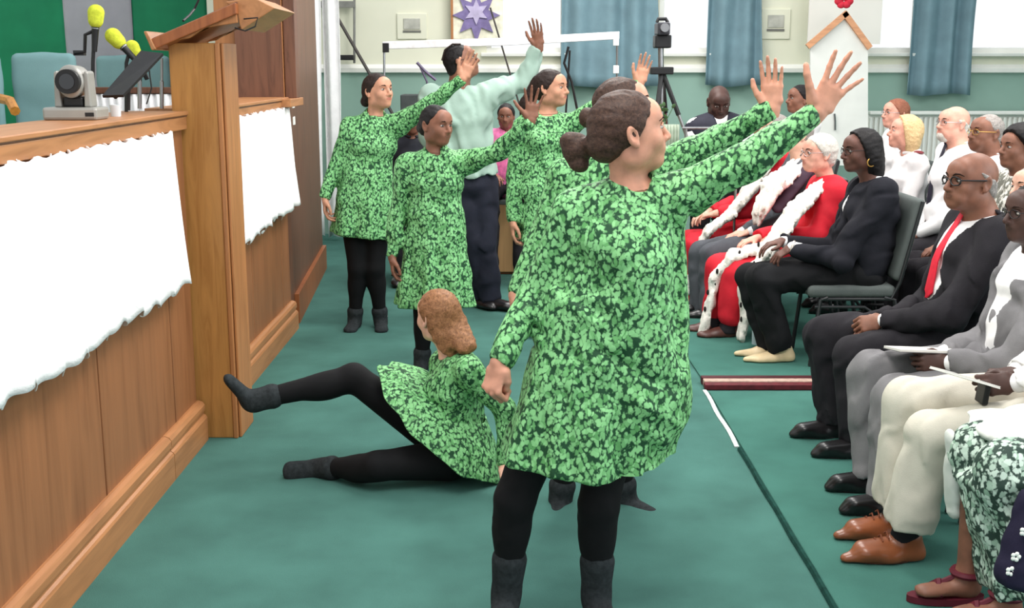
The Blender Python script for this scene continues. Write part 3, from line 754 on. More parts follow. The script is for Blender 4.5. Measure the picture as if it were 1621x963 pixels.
# left side walls
b = B((-4.5, 6, 0)); b.box((-4.65, -1, 0), (-4.5, YB+.15, top)); b.build('wall_left', m_cream).__setitem__('kind', 'structure')
b = B((7, 6, 0)); b.box((7, 5, 0), (7.15, YB+.15, top)); b.build('wall_right', m_teal).__setitem__('kind', 'structure')

# platform and its panelled front --------------------------------
XF = -1.455; LZ = 1.52; y3_ = 7.55
b = B((XF, 4, 0)); b.box((-4.5, 1.2, 0), (XF-.06, y3_, .62)); b.box((-4.5, y3_, 0), (-1.80, 9.4, .62)); b.build('platform', M('platform_carpet', (60, 84, 80), .95)).__setitem__('kind', 'structure')
y1 = 5.20; y2 = 5.52; y3 = 7.55
def front(ya, yb, joints, labelname):
    t = empty('wooden_partition', (XF, (ya+yb)/2, 0), labelname, 'panelled partition')
    js = [ya] + joints + [yb]
    for i in range(len(js)-1):
        b = B((XF, (ya+yb)/2, 0)); b.box((XF-.03, js[i]+.006, .17), (XF, js[i+1]-.006, LZ-.02)); b.build('panel', m_panel, t, bevel=.003)
    b = B((XF, (ya+yb)/2, 0)); b.box((XF-.06, ya, .0), (XF-.03, yb, LZ-.02)); b.build('backing', m_dwood, t)
    b = B((XF, (ya+yb)/2, 0)); b.box((XF, ya, LZ-.092 if ya < 5 else LZ-.080), (XF+.024, yb, LZ-.036)); b.build('rail', m_woody, t, bevel=.004)
    b = B((XF, (ya+yb)/2, 0)); b.box((XF-.26, ya, LZ-.030), (XF+.034, yb, LZ-.012)); b.build('ledge', m_woody, t, bevel=.004)
    b = B((XF, (ya+yb)/2, 0)); b.prism([(XF, ya, LZ-.030), (XF+.028, ya, LZ-.030), (XF+.026, ya, LZ-.036), (XF, ya, LZ-.036)], (0, yb-ya, 0)); b.build('moulding', m_dwood, t)
    return t
front(1.3, y1, [2.15, 3.07, 3.98, 4.86], 'wood panelled platform front left of the tall post')
front(y2, y3, [6.45, 7.3], 'shorter wood panelled platform front beyond the tall post')
def skirt(ya, yb):
    b = B((XF, ya, 0))
    pr = [(XF, 0), (XF+.045, 0), (XF+.045, .108), (XF+.040, .118), (XF+.030, .124), (XF+.030, .136), (XF+.036, .142), (XF+.036, .168), (XF+.026, .182), (XF+.010, .188), (XF, .188)]
    b.prism([(x, ya, z) for x, z in pr], (0, yb-ya, 0)); return b
for n_, (ya, yb) in enumerate([(1.3, 4.655), (4.661, y1-.002), (y2+.002, y3)]):
    tag(skirt(ya, yb).build('baseboard_left', m_woody), kind='structure')
# net curtains hanging on the fronts
def net(ya, yb, ztop, zb0, zb1, seed, label, x=XF+.028, steps=None):
    rg = random.Random(seed); n = int((yb-ya)/.0075); rows = 26; vs = []; fs = []
    b = B((x, (ya+yb)/2, 0)); ph = 0; gath = []
    tt = [0]
    for i in range(n+1): tt.append(tt[-1] + rg.uniform(.5, 1.4))
    for i in range(n+1):
        y = ya + (yb-ya)*i/n; u = i/n
        zb = zb0 + (zb1-zb0)*u + .010*math.sin(u*23+seed) + .016*math.sin(tt[i]*.24+1) + .008*math.sin(tt[i]*.5)
        zt = ztop + .006*math.sin(tt[i]*.9)
        for r in range(rows+1):
            v = r/rows; g = (1-v)**1.5
            yy = y + (yb - y)*0 + (.055*v*v if u > .995 else .055*v*v*u**6)
            dx = .008 + .030*v + (.010*g+.003)*math.sin(tt[i]*.62) + (.006+.016*v)*math.sin(tt[i]*.24+.9*math.sin(v*2.0)) + .010*v*math.sin(u*9+seed)
            vs.append((x + dx, yy, zt + (zb-zt)*v))
    for i in range(n):
        for r in range(rows):
            a = i*(rows+1)+r; fs.append((a, a+1, a+rows+2, a+rows+1))
    b.add(vs, fs, True); o = b.build('net_curtain', m_net)
    md = o.modifiers.new('thick', 'SOLIDIFY'); md.thickness = .003
    return tag(o, label, 'curtain')
net(1.35, 4.92, 1.432, .80, .775, 3, 'white gathered net curtain hung on the near platform front', x=XF+.026)
net(5.60, 7.50, 1.445, .79, .81, 5, 'narrow white net curtain on the platform front beyond the post', x=XF+.026)

# tall post with sloped reading desk ------------------------------
PX0, PX1 = -1.50, -1.262
t = empty('tall_post', ((PX0+PX1)/2, (y1+y2)/2, 0), 'tall square wooden post standing between the two platform fronts', 'post')
b = B((-1.38, 5.3, 0)); b.box((PX0, y1+.02, 0), (PX1-.035, y2, 1.80)); b.build('shaft', m_post, t, bevel=.004)
b = B((-1.38, 5.3, 0)); b.box((PX1-.034, y1+.01, 0), (PX1-.014, y2-.02, 1.80)); b.box((PX1-.012, y1+.03, 0), (PX1, y2-.04, 1.80)); b.build('edge_moulding', m_woodz, t, bevel=.004)
for ch in t.children: ch.location = (0, 0, 0)
t.location = (-1.38, 5.3, 0)
rd = empty('reading_desk', (-1.35, 5.35, 1.8), 'sloped wooden reading desk mounted on top of the tall post', 'lectern')
yn, yf = 5.12, 5.66
A = W(236, 66, yn); C_ = W(352, 14, yn); D_ = W(432, -4, yf)
def sl(px, py, y=yn): p = W(px, py, y); return p
def slab(pl, y0, y1_, name, mat, bev=.004):
    b = B((-1.35, 5.35, 1.8)); pts = [(p[0], y0, p[2]) for p in pl]; b.prism(pts, (0, y1_-y0, 0)); return b.build(name, mat, rd, bevel=bev)
slab([sl(238, 62), sl(372, 4), sl(374, 22), sl(240, 80)], yn, yf, 'sloped_top', m_mwood)
slab([sl(228, 50), sl(233, 49), sl(248, 78), sl(241, 80)], yn-.01, yf+.01, 'book_stop', m_woody)
slab([sl(262, 66), sl(372, 20), sl(374, 36), sl(322, 44), sl(298, 60)], yn+.02, yn+.04, 'near_bracket', m_woodz)
slab([sl(262, 66), sl(372, 20), sl(374, 36), sl(322, 44), sl(298, 60)], yf-.06, yf-.04, 'far_bracket', m_woodz)
slab([sl(352, 2), sl(396, -6), sl(432, 12), sl(378, 47), sl(374, 36), sl(370, 16)], yn+.05, yf-.02, 'overhang', m_woody)
slab([sl(238, 60), sl(372, 2), sl(372, 6), sl(240, 64)], yn+.03, yf-.03, 'dark_inlay', m_dwood, .001)
b = B((-1.38, 5.0, 1.8)); b.tube([W(386, 30, 5.15), W(408, 28, 5.13), W(404, 42, 5.13), W(388, 49, 5.12), W(372, 44, 5.14)], .0035, 6)
tag(b.build('lectern_cable', m_black), 'thin black cable looping under the reading desk overhang', 'cable')
b = B((-1.38, 5.0, 1.8)); b.tube([W(318, -8, 5.3), W(308, 14, 5.3), W(300, 24, 5.25), W(290, 33, 5.2)], .005, 6)
tag(b.build('microphone_gooseneck', m_black), 'thin black gooseneck rising from the reading desk top', 'gooseneck')

# dark wood side wall, far cabinet panel ---------------------------
b = B((-1.42, y3, 0)); xa = float(W(467, 200, y3)[0]); xb = float(W(498, 200, 9.9)[0])
b.prism([(-1.46, y3+.01, 0), (-1.46, y3+.13, 0), (-1.62, 9.9, 0), (-1.75, 9.9, 0), (-1.75, y3+.01, 0)], (0, 0, 3.1))
b.build('wall_left_far', m_dwood).__setitem__('kind', 'structure')
b = B((-1.6, 8.6, 0)); a_, c_ = V3(-1.46, y3+.15, 0), V3(-1.62, 9.9, 0); d_ = nrm(c_-a_); n_ = V3(-d_[1], d_[0], 0)*-1
if n_[0] < 0: n_ = -n_
b.prism([a_, a_+n_*.03, c_+n_*.03, c_], (0, 0, .2)); b.build('baseboard_left_far', m_mwood).__setitem__('kind', 'structure')
for zz in (98, 132):
    p = W(477, zz+14, 8.0); b = B((-1.5, 8.05, 1.5)); q = V3(-1.487, 8.0, float(W(477, (165 if zz == 98 else 192), 8.0)[2])); b.obox(q, (.004, 0, 0), (0, .09, 0), (0, 0, .028))
    tag(b.build('light_switch', m_white, bevel=.003), ('upper' if zz == 98 else 'lower')+' of two white switch plates on the dark wood wall', 'switch')
cb = empty('organ_case', (-1.9, 7.4, LZ), 'tall brown panelled wooden case behind the reading desk', 'cabinet')
yy = 7.60
def cbx(p0, p1, z0, z1, y0, y1_, name, mat):
    x0, x1 = W(p0, 60, yy)[0], W(p1, 60, yy)[0]; b = B((-1.9, 7.4, LZ)); b.box((x0, y0, z0), (x1, y1_, z1)); return b.build(name, mat, cb, bevel=.004)
cbx(352, 445, LZ-.02, 2.7, yy+.04, yy+.30, 'body', m_mwood)
cbx(425, 447, LZ-.02, 2.7, yy, yy+.04, 'stile', m_woodz); cbx(340, 372, LZ-.02, 2.7, yy, yy+.04, 'stile', m_woodz)
cbx(372, 425, LZ-.02, LZ+.03, yy, yy+.04, 'bottom_rail', m_woodz)
cbx(448, 466, LZ-.02, 2.7, yy+.01, yy+.12, 'side_board', m_dwood)
cbx(340, 468, LZ-.07, LZ-.02, yy-.25, yy+.2, 'shelf', m_woody)

# platform back: banner, chairs, far rail with pleated net ----------
YBn = 8.9
t = empty('banner', (-3, YBn, 1), 'large hanging cloth banner in green grey and green vertical stripes', 'banner')
mg = M('banner_green', (40, 140, 98), .7, .2, .06, 4, .15, 30); mgr = M('banner_grey', (178, 178, 186), .7, .2, .04, 4, .15, 30)
for nm, p0, p1, mt in (('green_stripe', -60, 104, mg), ('grey_stripe', 104, 211, mgr), ('green_stripe', 211, 330, mg)):
    x0, x1 = W(p0, 60, YBn)[0], W(p1, 60, YBn)[0]; b = B((-3, YBn, 1)); vs = []; fs = []; n = 22
    for i in range(n+1):
        for j in range(9):
            x = x0 + (x1-x0)*i/n; vs.append((x, YBn + .015*math.sin(x*9+j*.3) + .008*math.sin(x*23), .85 + j*.25))
    for i in range(n):
        for j in range(8): a = i*9+j; fs.append((a, a+1, a+10, a+9))
    b.add(vs, fs, True); o = b.build(nm, mt, t); md = o.modifiers.new('t', 'SOLIDIFY'); md.thickness = .006
m_cteal = M('chair_teal', (126, 162, 164), .8, .2, .03, 6, .2, 200)
def platform_chair(px0, px1, ptop, Y, label):
    x0, x1 = W(px0, 150, Y)[0], W(px1, 150, Y)[0]; zt = W(px0, ptop, Y)[2]; cx = (x0+x1)/2
    t = empty('platform_chair', (cx, Y, .62), label, 'chair', 'teal chairs on the platform')
    w = (x1-x0)/2
    V, Q = sculpt([(RBox((cx, Y, (zt+1.05)/2), (w, .04, (zt-1.05)/2), None, .038), 0, 'u'), (Ell((cx, Y, zt-.16), (w*.98, .055, .16)), .03, 'u')], .012)
    to_mesh('backrest', V, Q, m_cteal, t, (cx, Y, .62))
    V, Q = sculpt([(RBox((cx, Y-.25, 1.06), (w, .24, .045), None, .03), 0, 'u')], .014)
    to_mesh('seat', V, Q, m_cteal, t, (cx, Y, .62))
    for sx in (-1, 1):
        for sy in (0, 1):
            b = B((cx, Y, .62)); b.tube([(cx+sx*(w-.03), Y-.03-sy*.42, .62), (cx+sx*(w-.03), Y-.03-sy*.42, 1.03)], .015, 8); b.build('leg', m_mwood, t)
    return t, cx, w
t, cx, w = platform_chair(23, 124, 84, 7.1, 'light teal upholstered platform chair behind the silver camera')
t2, _, _ = platform_chair(156, 272, 88, 8.3, 'light teal upholstered platform chair behind the black music stand')
t3, cx3, w3 = platform_chair(-70, 5, 84, 7.0, 'teal platform chair cut by the left picture edge')
b = B((cx3, 7.0, .62)); b.tube([W(-30, 158, 6.9), W(0, 156, 6.8), W(16, 160, 6.6), W(24, 176, 6.5)], .028, 8); b.build('armrest', M_wood('arm_wood', (206, 140, 60), (170, 104, 40), 'y'), t3)
YR = 7.75
fr = empty('platform_rail', (-2.4, YR, .62), 'far wooden platform rail with short white pleated net behind music stand', 'railing')
x0, x1 = W(136, 150, YR)[0], W(352, 150, YR)[0]; zt = W(200, 138, YR)[2]
b = B((-2.4, YR, .62)); b.box((x0, YR-.03, zt-.04), (x1, YR+.03, zt)); b.build('top_rail', m_dwood, fr, bevel=.004)
b = B((-2.4, YR, .62)); b.box((x0, YR+.02, .62), (x1, YR+.04, zt-.04)); b.build('panel', m_panel, fr)
b = B((-2.4, YR, .62)); vs = []; fs = []; n = 260
for i in range(n+1):
    x = x0 + (x1-x0)*i/n
    for j in range(5): vs.append((x, YR-.02 - .012*math.sin(i*.42) - .005*j/4, zt-.045-(zt-.045-1.05)*j/4))
for i in range(n):
    for j in range(4): a = i*5+j; fs.append((a, a+5, a+6, a+1))
b.add(vs, fs, True); o = b.build('pleated_net', m_net, fr); o.modifiers.new('t', 'SOLIDIFY').thickness = .002

# things on the ledge -----------------------------------------------
def at_ledge(px, Y, py=170): return float(W(px, py, Y)[0])
Yc = 4.35; cxp = at_ledge(121, Yc); zL = LZ - .012
c = empty('video_camera', (cxp, Yc, zL), 'silver and black robotic video camera on the ledge', 'camera', None)
org = (cxp, Yc, zL); U_ = 1/ (FPX/ (Yc*CP))  # metres per pixel there
u = U_
b = B(org); b.box((cxp-44*u, Yc-.07, zL), (cxp+42*u, Yc+.07, zL+20*u)); b.build('base', m_silver, c, bevel=.010)
b = B(org); b.box((cxp-40*u, Yc-.06, zL-.004), (cxp+38*u, Yc+.06, zL+.003)); b.build('foot', m_black, c)
for sg in (-1, 1):
    b = B(org); b.prism([(cxp+sg*18*u, Yc-.035, zL+20*u), (cxp+sg*29*u, Yc-.035, zL+20*u), (cxp+sg*27*u, Yc-.035, zL+74*u), (cxp+sg*22*u, Yc-.035, zL+77*u), (cxp+sg*20*u, Yc-.035, zL+72*u)], (0, .07, 0)); b.build('yoke_arm', m_silver, c, bevel=.005)
V, Q = sculpt([(ECap((cxp, Yc-.045, zL+60*u), (cxp, Yc+.05, zL+60*u), (21*u, 26*u), (19*u, 24*u), V3(1, 0, 0), rc=.012), 0, 'u')], .004)
hd_ = to_mesh('camera_head', V, Q, m_silver, c, org)
b = B(org); b.tube([(cxp, Yc-.052, zL+60*u), (cxp, Yc-.076, zL+60*u)], 19*u, 24); ln = b.build('lens_housing', m_black, hd_)
b = B(org); b.tube([(cxp, Yc-.076, zL+60*u), (cxp, Yc-.079, zL+60*u)], 12*u, 20); b.build('lens', M('lens_glass', (14, 14, 18), .05, .8, 0, 5, 0), hd_)
b = B(org); b.box((cxp-16*u, Yc-.03, zL+20*u), (cxp+16*u, Yc+.03, zL+36*u)); b.build('pivot', m_black, c, bevel=.008)
b = B(org); b.box((cxp+24*u, Yc-.0715, zL+6*u), (cxp+38*u, Yc-.070, zL+12*u)); b.build('badge', m_black, c)
b = B((cxp, Yc, zL)); b.tube([(cxp-43*u, Yc+.02, zL+.02), (cxp-54*u, Yc+.02, zL+.035), (cxp-58*u, Yc+.03, zL+.012), (cxp-52*u, Yc+.09, zL+.004)], .003, 6); tag(b.build('camera_cable', m_black), 'thin black cable looping beside the silver camera base', 'cable')
m_foam = M('yellow_foam', (206, 214, 70), .95, .05, .08, 60, .6, 300)
def mic(px, py, px2, py2, Y, label, stand):
    a, d = W(px, py, Y), W(px2, py2, Y); w = nrm(d-a)
    t = empty('microphone', tuple(d), label, 'microphone', None)
    V, Q = sculpt([(ECap(a, a+w*.030, (.034, .034), (.031, .031), np.cross(w, V3(0, 1, 0)), rc=.034), 0, 'u')], .005)
    to_mesh('foam_windshield', V, Q, m_foam, t, tuple(d))
    b = B(tuple(d)); b.tube([a+w*.05, a+w*.07, a+w*.16, d], [.018, .015, .011, .010], 12); b.build('microphone_body', m_black, t)
    b = B(tuple(d)); b.tube([a+w*.062, a+w*.066], [.0185, .0185], 12); b.build('ring', m_steel, t)
    b = B(tuple(d)); b.tube(stand, .008, 8); b.build('stand', m_black, t)
    return t
mic(152, 20, 150, 68, 5.0, 'upright microphone with yellow foam above the silver camera', [W(150, 66, 5), W(148, 80, 5), W(147, 100, 5), W(147, 178, 5.0)])
mic(179, 57, 206, 86, 5.1, 'tilted microphone with larger yellow foam beside music stand', [W(204, 84, 5.1), W(200, 100, 5.1), W(200, 178, 5.1)])
mic(209, 75, 220, 98, 5.6, 'small yellow foam microphone just behind the tilted one', [W(220, 97, 5.6), W(222, 120, 5.6), W(222, 165, 5.6)])
b = B(tuple(W(135, 80, 5.0))); b.tube([W(118, 84, 5), W(134, 82, 5), W(135, 55, 5), W(146, 50, 5)], .008, 8); b.box(tuple(W(116, 88, 5)), tuple(W(136, 80, 5.03))); tag(b.build('stand_bracket', m_black), 'black angled clamp bracket beside the upright microphone', 'bracket')
ms = empty('music_stand', tuple(W(203, 165, 4.75)), 'black tilted music stand tray on the platform ledge', 'music stand'); og = tuple(W(203, 165, 4.75))
p = [W(163, 155, 4.7), W(196, 154, 4.7), W(259, 88, 4.95), W(224, 84, 4.95)]
b = B(og); nn = nrm(np.cross(p[1]-p[0], p[3]-p[0])); b.prism(p, nn*.012); b.build('tray', m_black, ms)
b = B(og); b.tube([p[0]*.5+p[1]*.5 + V3(0, .02, 0), W(206, 132, 4.85), p[2]*.5+p[3]*.5 + V3(0, .02, 0)], .008, 6); b.build('tray_rib', m_black, ms)
b = B(og); b.tube([W(206, 130, 4.85), W(203, 145, 4.85), W(203, 175, 4.85)], [.012, .009, .009], 8); b.build('stand_tube', m_black, ms)
b = B(og); b.tube([W(236, 110, 4.9), W(240, 140, 4.9), W(232, 165, 4.9)], .003, 6); b.build('cable', m_black, ms)
for px, Y, top_, lab in ((221, 5.0, 118, 'slim grey metal stand tube beside the music stand'), (256, 5.3, 92, 'grey metal stand tube left of the reading desk'), (286, 5.4, 78, 'black stand pole directly left of the tall post')):
    b = B(tuple(W(px, 170, Y))); b.tube([W(px, top_, Y), W(px, 128, Y), W(px, 129, Y), W(px, 172, Y)], [.006, .006, .009, .009], 8) if px != 286 else b.tube([W(px, top_, Y), W(px, 118, Y), W(px, 119, Y), W(px, 172, Y)], [.008, .008, .018, .018], 8)
    tag(b.build('stand_pole', m_black if px == 286 else m_steel), lab, 'stand')
b = B(tuple(W(185, 168, 4.6))); q = W(183, 172, 4.62); b.lathe([(.0, 0), (.019, 0), (.022, .045), (.020, .045), (.0, .004)], (q[0], q[1], zL)); tag(b.build('drinking_glass', M('clear_glass', (210, 216, 220), .08, .6, 0, 5, 0)), 'small clear tumbler between camera and music stand', 'glass')

# back wall furnishings ----------------------------------------------
def curtain(px0, px1, pybot, label, n, seed, name='window_curtain', mat=None, Y=YB-.14, topz=2.9, amp=.045):
    x0, x1 = W(px0, 100, Y)[0], W(px1, 100, Y)[0]; z0 = W(px0, pybot, Y)[2]; b = B((x0, Y, z0)); N = 90; vs = []; fs = []
    for i in range(N+1):
        u = i/N
        for j in range(13):
            v = j/12; x = x0 + (x1-x0)*u + .02*math.sin(v*4+seed)*u; vs.append((x, Y + amp*math.sin(u*n*math.pi*2 + .5*math.sin(v*3+seed)) + .012*math.sin(u*n*9), z0 + (topz-z0)*v + .012*math.sin(u*7+seed)*(1-v)))
    for i in range(N):
        for j in range(12): a = i*13+j; fs.append((a, a+1, a+14, a+13))
    b.add(vs, fs, True); o = b.build(name, mat or m_blue); o.modifiers.new('t', 'SOLIDIFY').thickness = .008
    return tag(o, label, 'curtain')
curtain(888, 1040, 138, 'wide blue curtain behind the tripod, left of the middle window', 3.5, 1)
curtain(1118, 1205, 136, 'blue curtain hanging right above the seated man in waistcoat', 2.5, 2)
curtain(1440, 1540, 150, 'blue curtain between the windows at upper right', 3, 3)
curtain(484, 508, 372, 'narrow white hanging sheet beside the dark wood wall', 1.5, 4, mat=m_net, Y=11.3, amp=.03)
curtain(512, 536, 374, 'second white hanging sheet right of the narrow one', 1.5, 5, mat=m_net, Y=11.5, amp=.03)
for (p0, p1, q0_, q1_, lab) in ((628, 676, 21, 62, 'cream square wall vent left of the purple star'), (1206, 1250, 14, 62, 'cream wall vent right of the second blue curtain')):
    a = W(p0, q0_, YB-.02); d = W(p1, q1_, YB-.02); t = empty('wall_vent', ((a[0]+d[0])/2, YB-.02, d[2]), lab, 'vent'); og = ((a[0]+d[0])/2, YB-.02, d[2])
    b = B(og); b.box((a[0], YB-.02, d[2]), (d[0], YB, a[2])); b.build('plate', m_cream, t, bevel=.006)
    ww, hh = d[0]-a[0], a[2]-d[2]
    b = B(og); b.box((a[0]+ww*.22, YB-.03, d[2]+hh*.38), (d[0]-ww*.22, YB-.02, a[2]-hh*.2)); b.build('grille', M('vent_grey', (176, 176, 166), .6), t, bevel=.004)
    b = B(og); b.box((a[0]+ww*.2, YB-.028, d[2]+hh*.26), (d[0]-ww*.2, YB-.02, d[2]+hh*.34)); b.build('slot', M('vent_dark', (110, 110, 104), .6), t)
# trunking and pipes at far left of the back wall
b = B((-1.7, 11.9, 2)); b.box((W(500, 4, 11.9)[0], 11.88, W(0, 12, 11.9)[2]), (W(562, 4, 11.9)[0], 11.94, W(0, 2, 11.9)[2])); tag(b.build('curtain_rail', M('grey_metal', (128, 128, 124), .5)), 'short grey rail above the white hanging sheets', 'rail')
b = B((-1.7, 11.8, 2)); q_ = W(580, 108, 11.8); b.tube([W(524, 10, 11.8), q_, q_ + (q_ - W(524, 10, 11.8))*(q_[2]/(W(524, 10, 11.8)[2]-q_[2]))], .016, 8); tag(b.build('support_pole', M('dark_metal', (74, 68, 66), .5)), 'dark slanting pole leaning by the white sheets', 'pole')
b = B((-1.6, 11.9, 2)); b.tube([W(561, 0, 11.9), W(561, 100, 11.9)], .012, 8); tag(b.build('pipe', M('grey_metal', (128, 128, 124))), 'thin vertical grey pipe on cream wall', 'pipe')
b = B((-1.6, 11.85, 1.75)); q = W(549, 92, 11.85); b.box((q[0]-.07, 11.8, q[2]-.02), (q[0]+.08, 11.9, q[2]+.03)); tag(b.build('small_box', m_black, bevel=.01), 'small black box on the rail near the white sheets', 'box')
# light frame
YL = 10.6
lf = empty('lighting_rig', tuple(W(610, 110, YL)), 'white lightweight bar frame standing behind the dancers', 'frame'); og = tuple(W(610, 110, YL))
b = B(og)
for (pa, pb) in (((606, 72), (800, 66)), ((800, 66), (980, 56))):
    a, d = W(*pa, YL), W(*pb, YL); w = (d-a)/2; b.obox((a+d)/2, w, (0, .03, 0), (0, 0, .033))
b.build('top_bar', M('white_bar', (238, 236, 238), .5), lf, bevel=.004)
for i_, (px, y0_, y1_) in enumerate(((608, 68, 250), (977, 56, 250))):
    b = B(og); b.tube([W(px, y0_, YL), V3(W(px, 300, YL)[0], YL, 0)], .010, 8); b.build('upright', m_steel, lf)
b = B(og); q = W(612, 72, YL-.04); b.box((q[0]-.035, YL-.06, q[2]-.06), (q[0]+.02, YL-.03, q[2]+.02)); b.build('corner_clamp', m_black, lf)
for yy_ in (60, 104):
    b = B(og); q = W(976, yy_+6, YL-.03); b.box((q[0]-.03, YL-.05, q[2]-.035), (q[0]+.02, YL-.02, q[2]+.035)); b.build('clamp', m_white, lf, bevel=.004)
# purple star decoration on a white board
sb = empty('star_board', tuple(W(755, 60, 11.9)), 'white board bearing a purple star hung on the back wall', 'decoration'); og = tuple(W(755, 60, 11.9))
a = W(716, 62, 11.9); d = W(796, -40, 11.9)
b = B(og); b.box((a[0], 11.88, a[2]), (d[0], 11.90, d[2])); b.build('board', M('cream_board', (232, 228, 206), .7), sb, bevel=.003)
b = B(og); b.box((a[0]-.012, 11.87, a[2]), (a[0]+.012, 11.91, d[2])); b.build('board_edge', m_woodz, sb)
cs = W(754, 24, 11.86); pts = []
for i in range(16):
    an = math.pi/2 + i*math.pi/8; r = .235 if i % 2 == 0 else .13
    if i == 8: r = .27
    pts.append((cs[0]+r*math.cos(an), 11.855, cs[2]+r*math.sin(an)))
b = B(og); b.prism(pts, (0, .02, 0)); b.build('star', M('purple_card', (128, 116, 160), .7, .2, .08, 20, .2), sb)
pts = [(cs[0]+(.125 if i % 2 else .06)*math.cos(i*math.pi/6), 11.84, cs[2]+.03+(.125 if i % 2 else .06)*math.sin(i*math.pi/6)) for i in range(12)]
b = B(og); b.prism(pts, (0, .012, 0)); b.build('star_flower', M('lilac_card', (186, 176, 206), .7), sb)
b = B(tuple(W(800, 90, 11.7))); q_ = W(806, 112, 11.7); b.tube([W(776, 12, 11.7), q_, q_ + (q_ - W(776, 12, 11.7))*(q_[2]/(W(776, 12, 11.7)[2]-q_[2]))], .010, 6); tag(b.build('slim_pole', M('dark_metal', (74, 68, 66), .5)), 'thin slanting rod below the purple star', 'rod')
# white board with roof shaped wooden top
YH = 11.2
hb = empty('house_board', tuple(W(1325, 210, YH)), 'tall white board with wooden roof-shaped top edge', 'board'); og = tuple(W(1325, 210, YH))
p = [W(1283, 262, YH), W(1374, 262, YH), W(1374, 76, YH), W(1338, 24, YH), W(1283, 72, YH)]
b = B(og); b.prism([(q[0], YH, q[2]) for q in p], (0, .03, 0)); b.build('board', m_white, hb)
for nm, pa, pb in (('roof_batten', (1278, 74), (1341, 20)), ('roof_batten', (1336, 20), (1377, 76))):
    a, d = W(*pa, YH-.02), W(*pb, YH-.02); w = nrm(d-a); n = np.cross(w, V3(0, 1, 0)); b = B(og); b.obox((a+d)/2, (d-a)/2, (0, .02, 0), n*.026); b.build(nm, M_wood('roof_wood', (214, 154, 112), (184, 120, 84), 'x'), hb)
b = B(og); b.tube([W(1321, 180, YH-.02), W(1322, 192, YH-.02), W(1322, 206, YH-.02)], .009, 6); b.build('handle', m_steel, hb)
fl = W(1336, 2, YH-.03); b = B(tuple(fl))
for i in range(6): b.ball(fl + V3(.05*math.cos(i*1.05), 0, .035*math.sin(i*1.05)), [.04, .02, .035], 8, 6)
tag(b.build('red_flower', M('red_paper', (206, 44, 64), .7)), 'red paper flower above the roof-shaped board', 'flower')
# white back board right of it, radiator
a, d = W(1252, -20, 11.6), W(1272, 100, 11.6)
b = B((2.7, 11.6, 2)); a, d = W(1278, 70, 11.7), W(1400, -40, 11.7); b.box((a[0], 11.7, a[2]), (d[0], 11.72, d[2])); tag(b.build('projection_sheet', M('sheet', (238, 234, 226), .8, .2, .01, 2, 0)), 'pale paper sheet on the wall behind the roof-shaped board', 'sheet')
rt_ = empty('radiator', (W(1500, 200, 11.9)[0], 11.85, .6), 'long white ribbed radiator under the right windows', 'radiator'); og = (float(W(1500, 200, 11.9)[0]), 11.85, .6)
x0, x1 = W(1374, 200, 11.85)[0], W(1640, 200, 11.85)[0]; zt = W(0, 176, 11.85)[2]
b = B(og); b.box((x0, 11.87, .55), (x1, 11.92, zt-.02)); b.build('core', m_white, rt_, bevel=.006)
b = B(og); b.box((x0, 11.80, zt-.035), (x1, 11.93, zt)); b.build('top_grille', m_white, rt_, bevel=.008)
n = 34
for i in range(n):
    x = x0 + (x1-x0)*(i+.5)/n; b = B(og); b.box((x-.013, 11.835, .60), (x+.013, 11.87, zt-.06)); b.build('rib', m_white, rt_, bevel=.006)
# wooden panel behind the dancers
wp = empty('wooden_cabinet', tuple(G(830, 435)), 'low tan wooden cabinet standing behind the standing dancers', 'cabinet'); og = tuple(G(830, 435))
x0, x1 = G(752, 435)[0], G(905, 435)[0]; Yp = og[1]; zt = W(800, 232, Yp)[2]
b = B(og); b.box((x0, Yp, .02), (x1, Yp+.45, zt)); b.build('body', M_wood('tan_wood', (204, 160, 112), (188, 142, 94), 'z', .6), wp, bevel=.008)
b = B(og); b.box((x0-.02, Yp-.02, zt), (x1+.02, Yp+.47, zt+.03)); b.build('top', m_woody, wp, bevel=.006)
b = B(og); b.box((x0+.02, Yp+.03, 0), (x1-.02, Yp+.42, .03)); b.build('plinth', m_mwood, wp)
# camcorder tripod
YT = 9.0
tp = empty('tripod', tuple(W(1046, 200, YT)), 'tall silver and black tripod carrying a camcorder by the window', 'tripod'); og = tuple(W(1046, 200, YT))
b = B(og); b.tube([W(1046, 72, YT), W(1047, 190, YT)], .022, 10); b.build('centre_column', m_steel, tp)
apx = W(1048, 112, YT)
for px, py, dy in ((1096, 240, -.1), (1030, 250, -.25), (1058, 230, .3)):
    foot = W(px, py, YT+dy); w = foot-apx; gnd = apx + w*((apx[2]-0)/(apx[2]-foot[2])); m_ = apx + w*.55
    b = B(og); b.tube([apx, m_], .018, 8); b.build('leg', m_black, tp); b = B(og); b.tube([m_, gnd], .012, 8); b.build('leg', m_steel, tp)
b = B(og); b.box(tuple(W(1030, 118, YT-.05)), tuple(W(1064, 106, YT+.05))); b.build('collar', m_black, tp, bevel=.008)
cc = empty('camcorder', tuple(W(1048, 70, YT)), 'black camcorder mounted on top of the tall tripod', 'camera'); og = tuple(W(1048, 70, YT))
b = B(og); q0_, q1_ = W(1037, 76, YT-.06), W(1059, 56, YT+.10); b.box((q0_[0], YT-.06, q0_[2]), (q1_[0], YT+.10, q1_[2])); b.build('pan_head', m_black, cc, bevel=.01)
b = B(og); q0_, q1_ = W(1038, 56, YT), W(1058, 36, YT); b.box((q0_[0], YT-.12, q0_[2]), (q1_[0], YT+.10, q1_[2])); b.build('camera_body', M('dark_grey', (60, 60, 66), .4), cc, bevel=.012)
b = B(og); q = W(1048, 45, YT); b.tube([q + V3(0, -.12, 0), q + V3(0, -.18, 0)], .032, 14); b.build('lens', m_steel, cc)
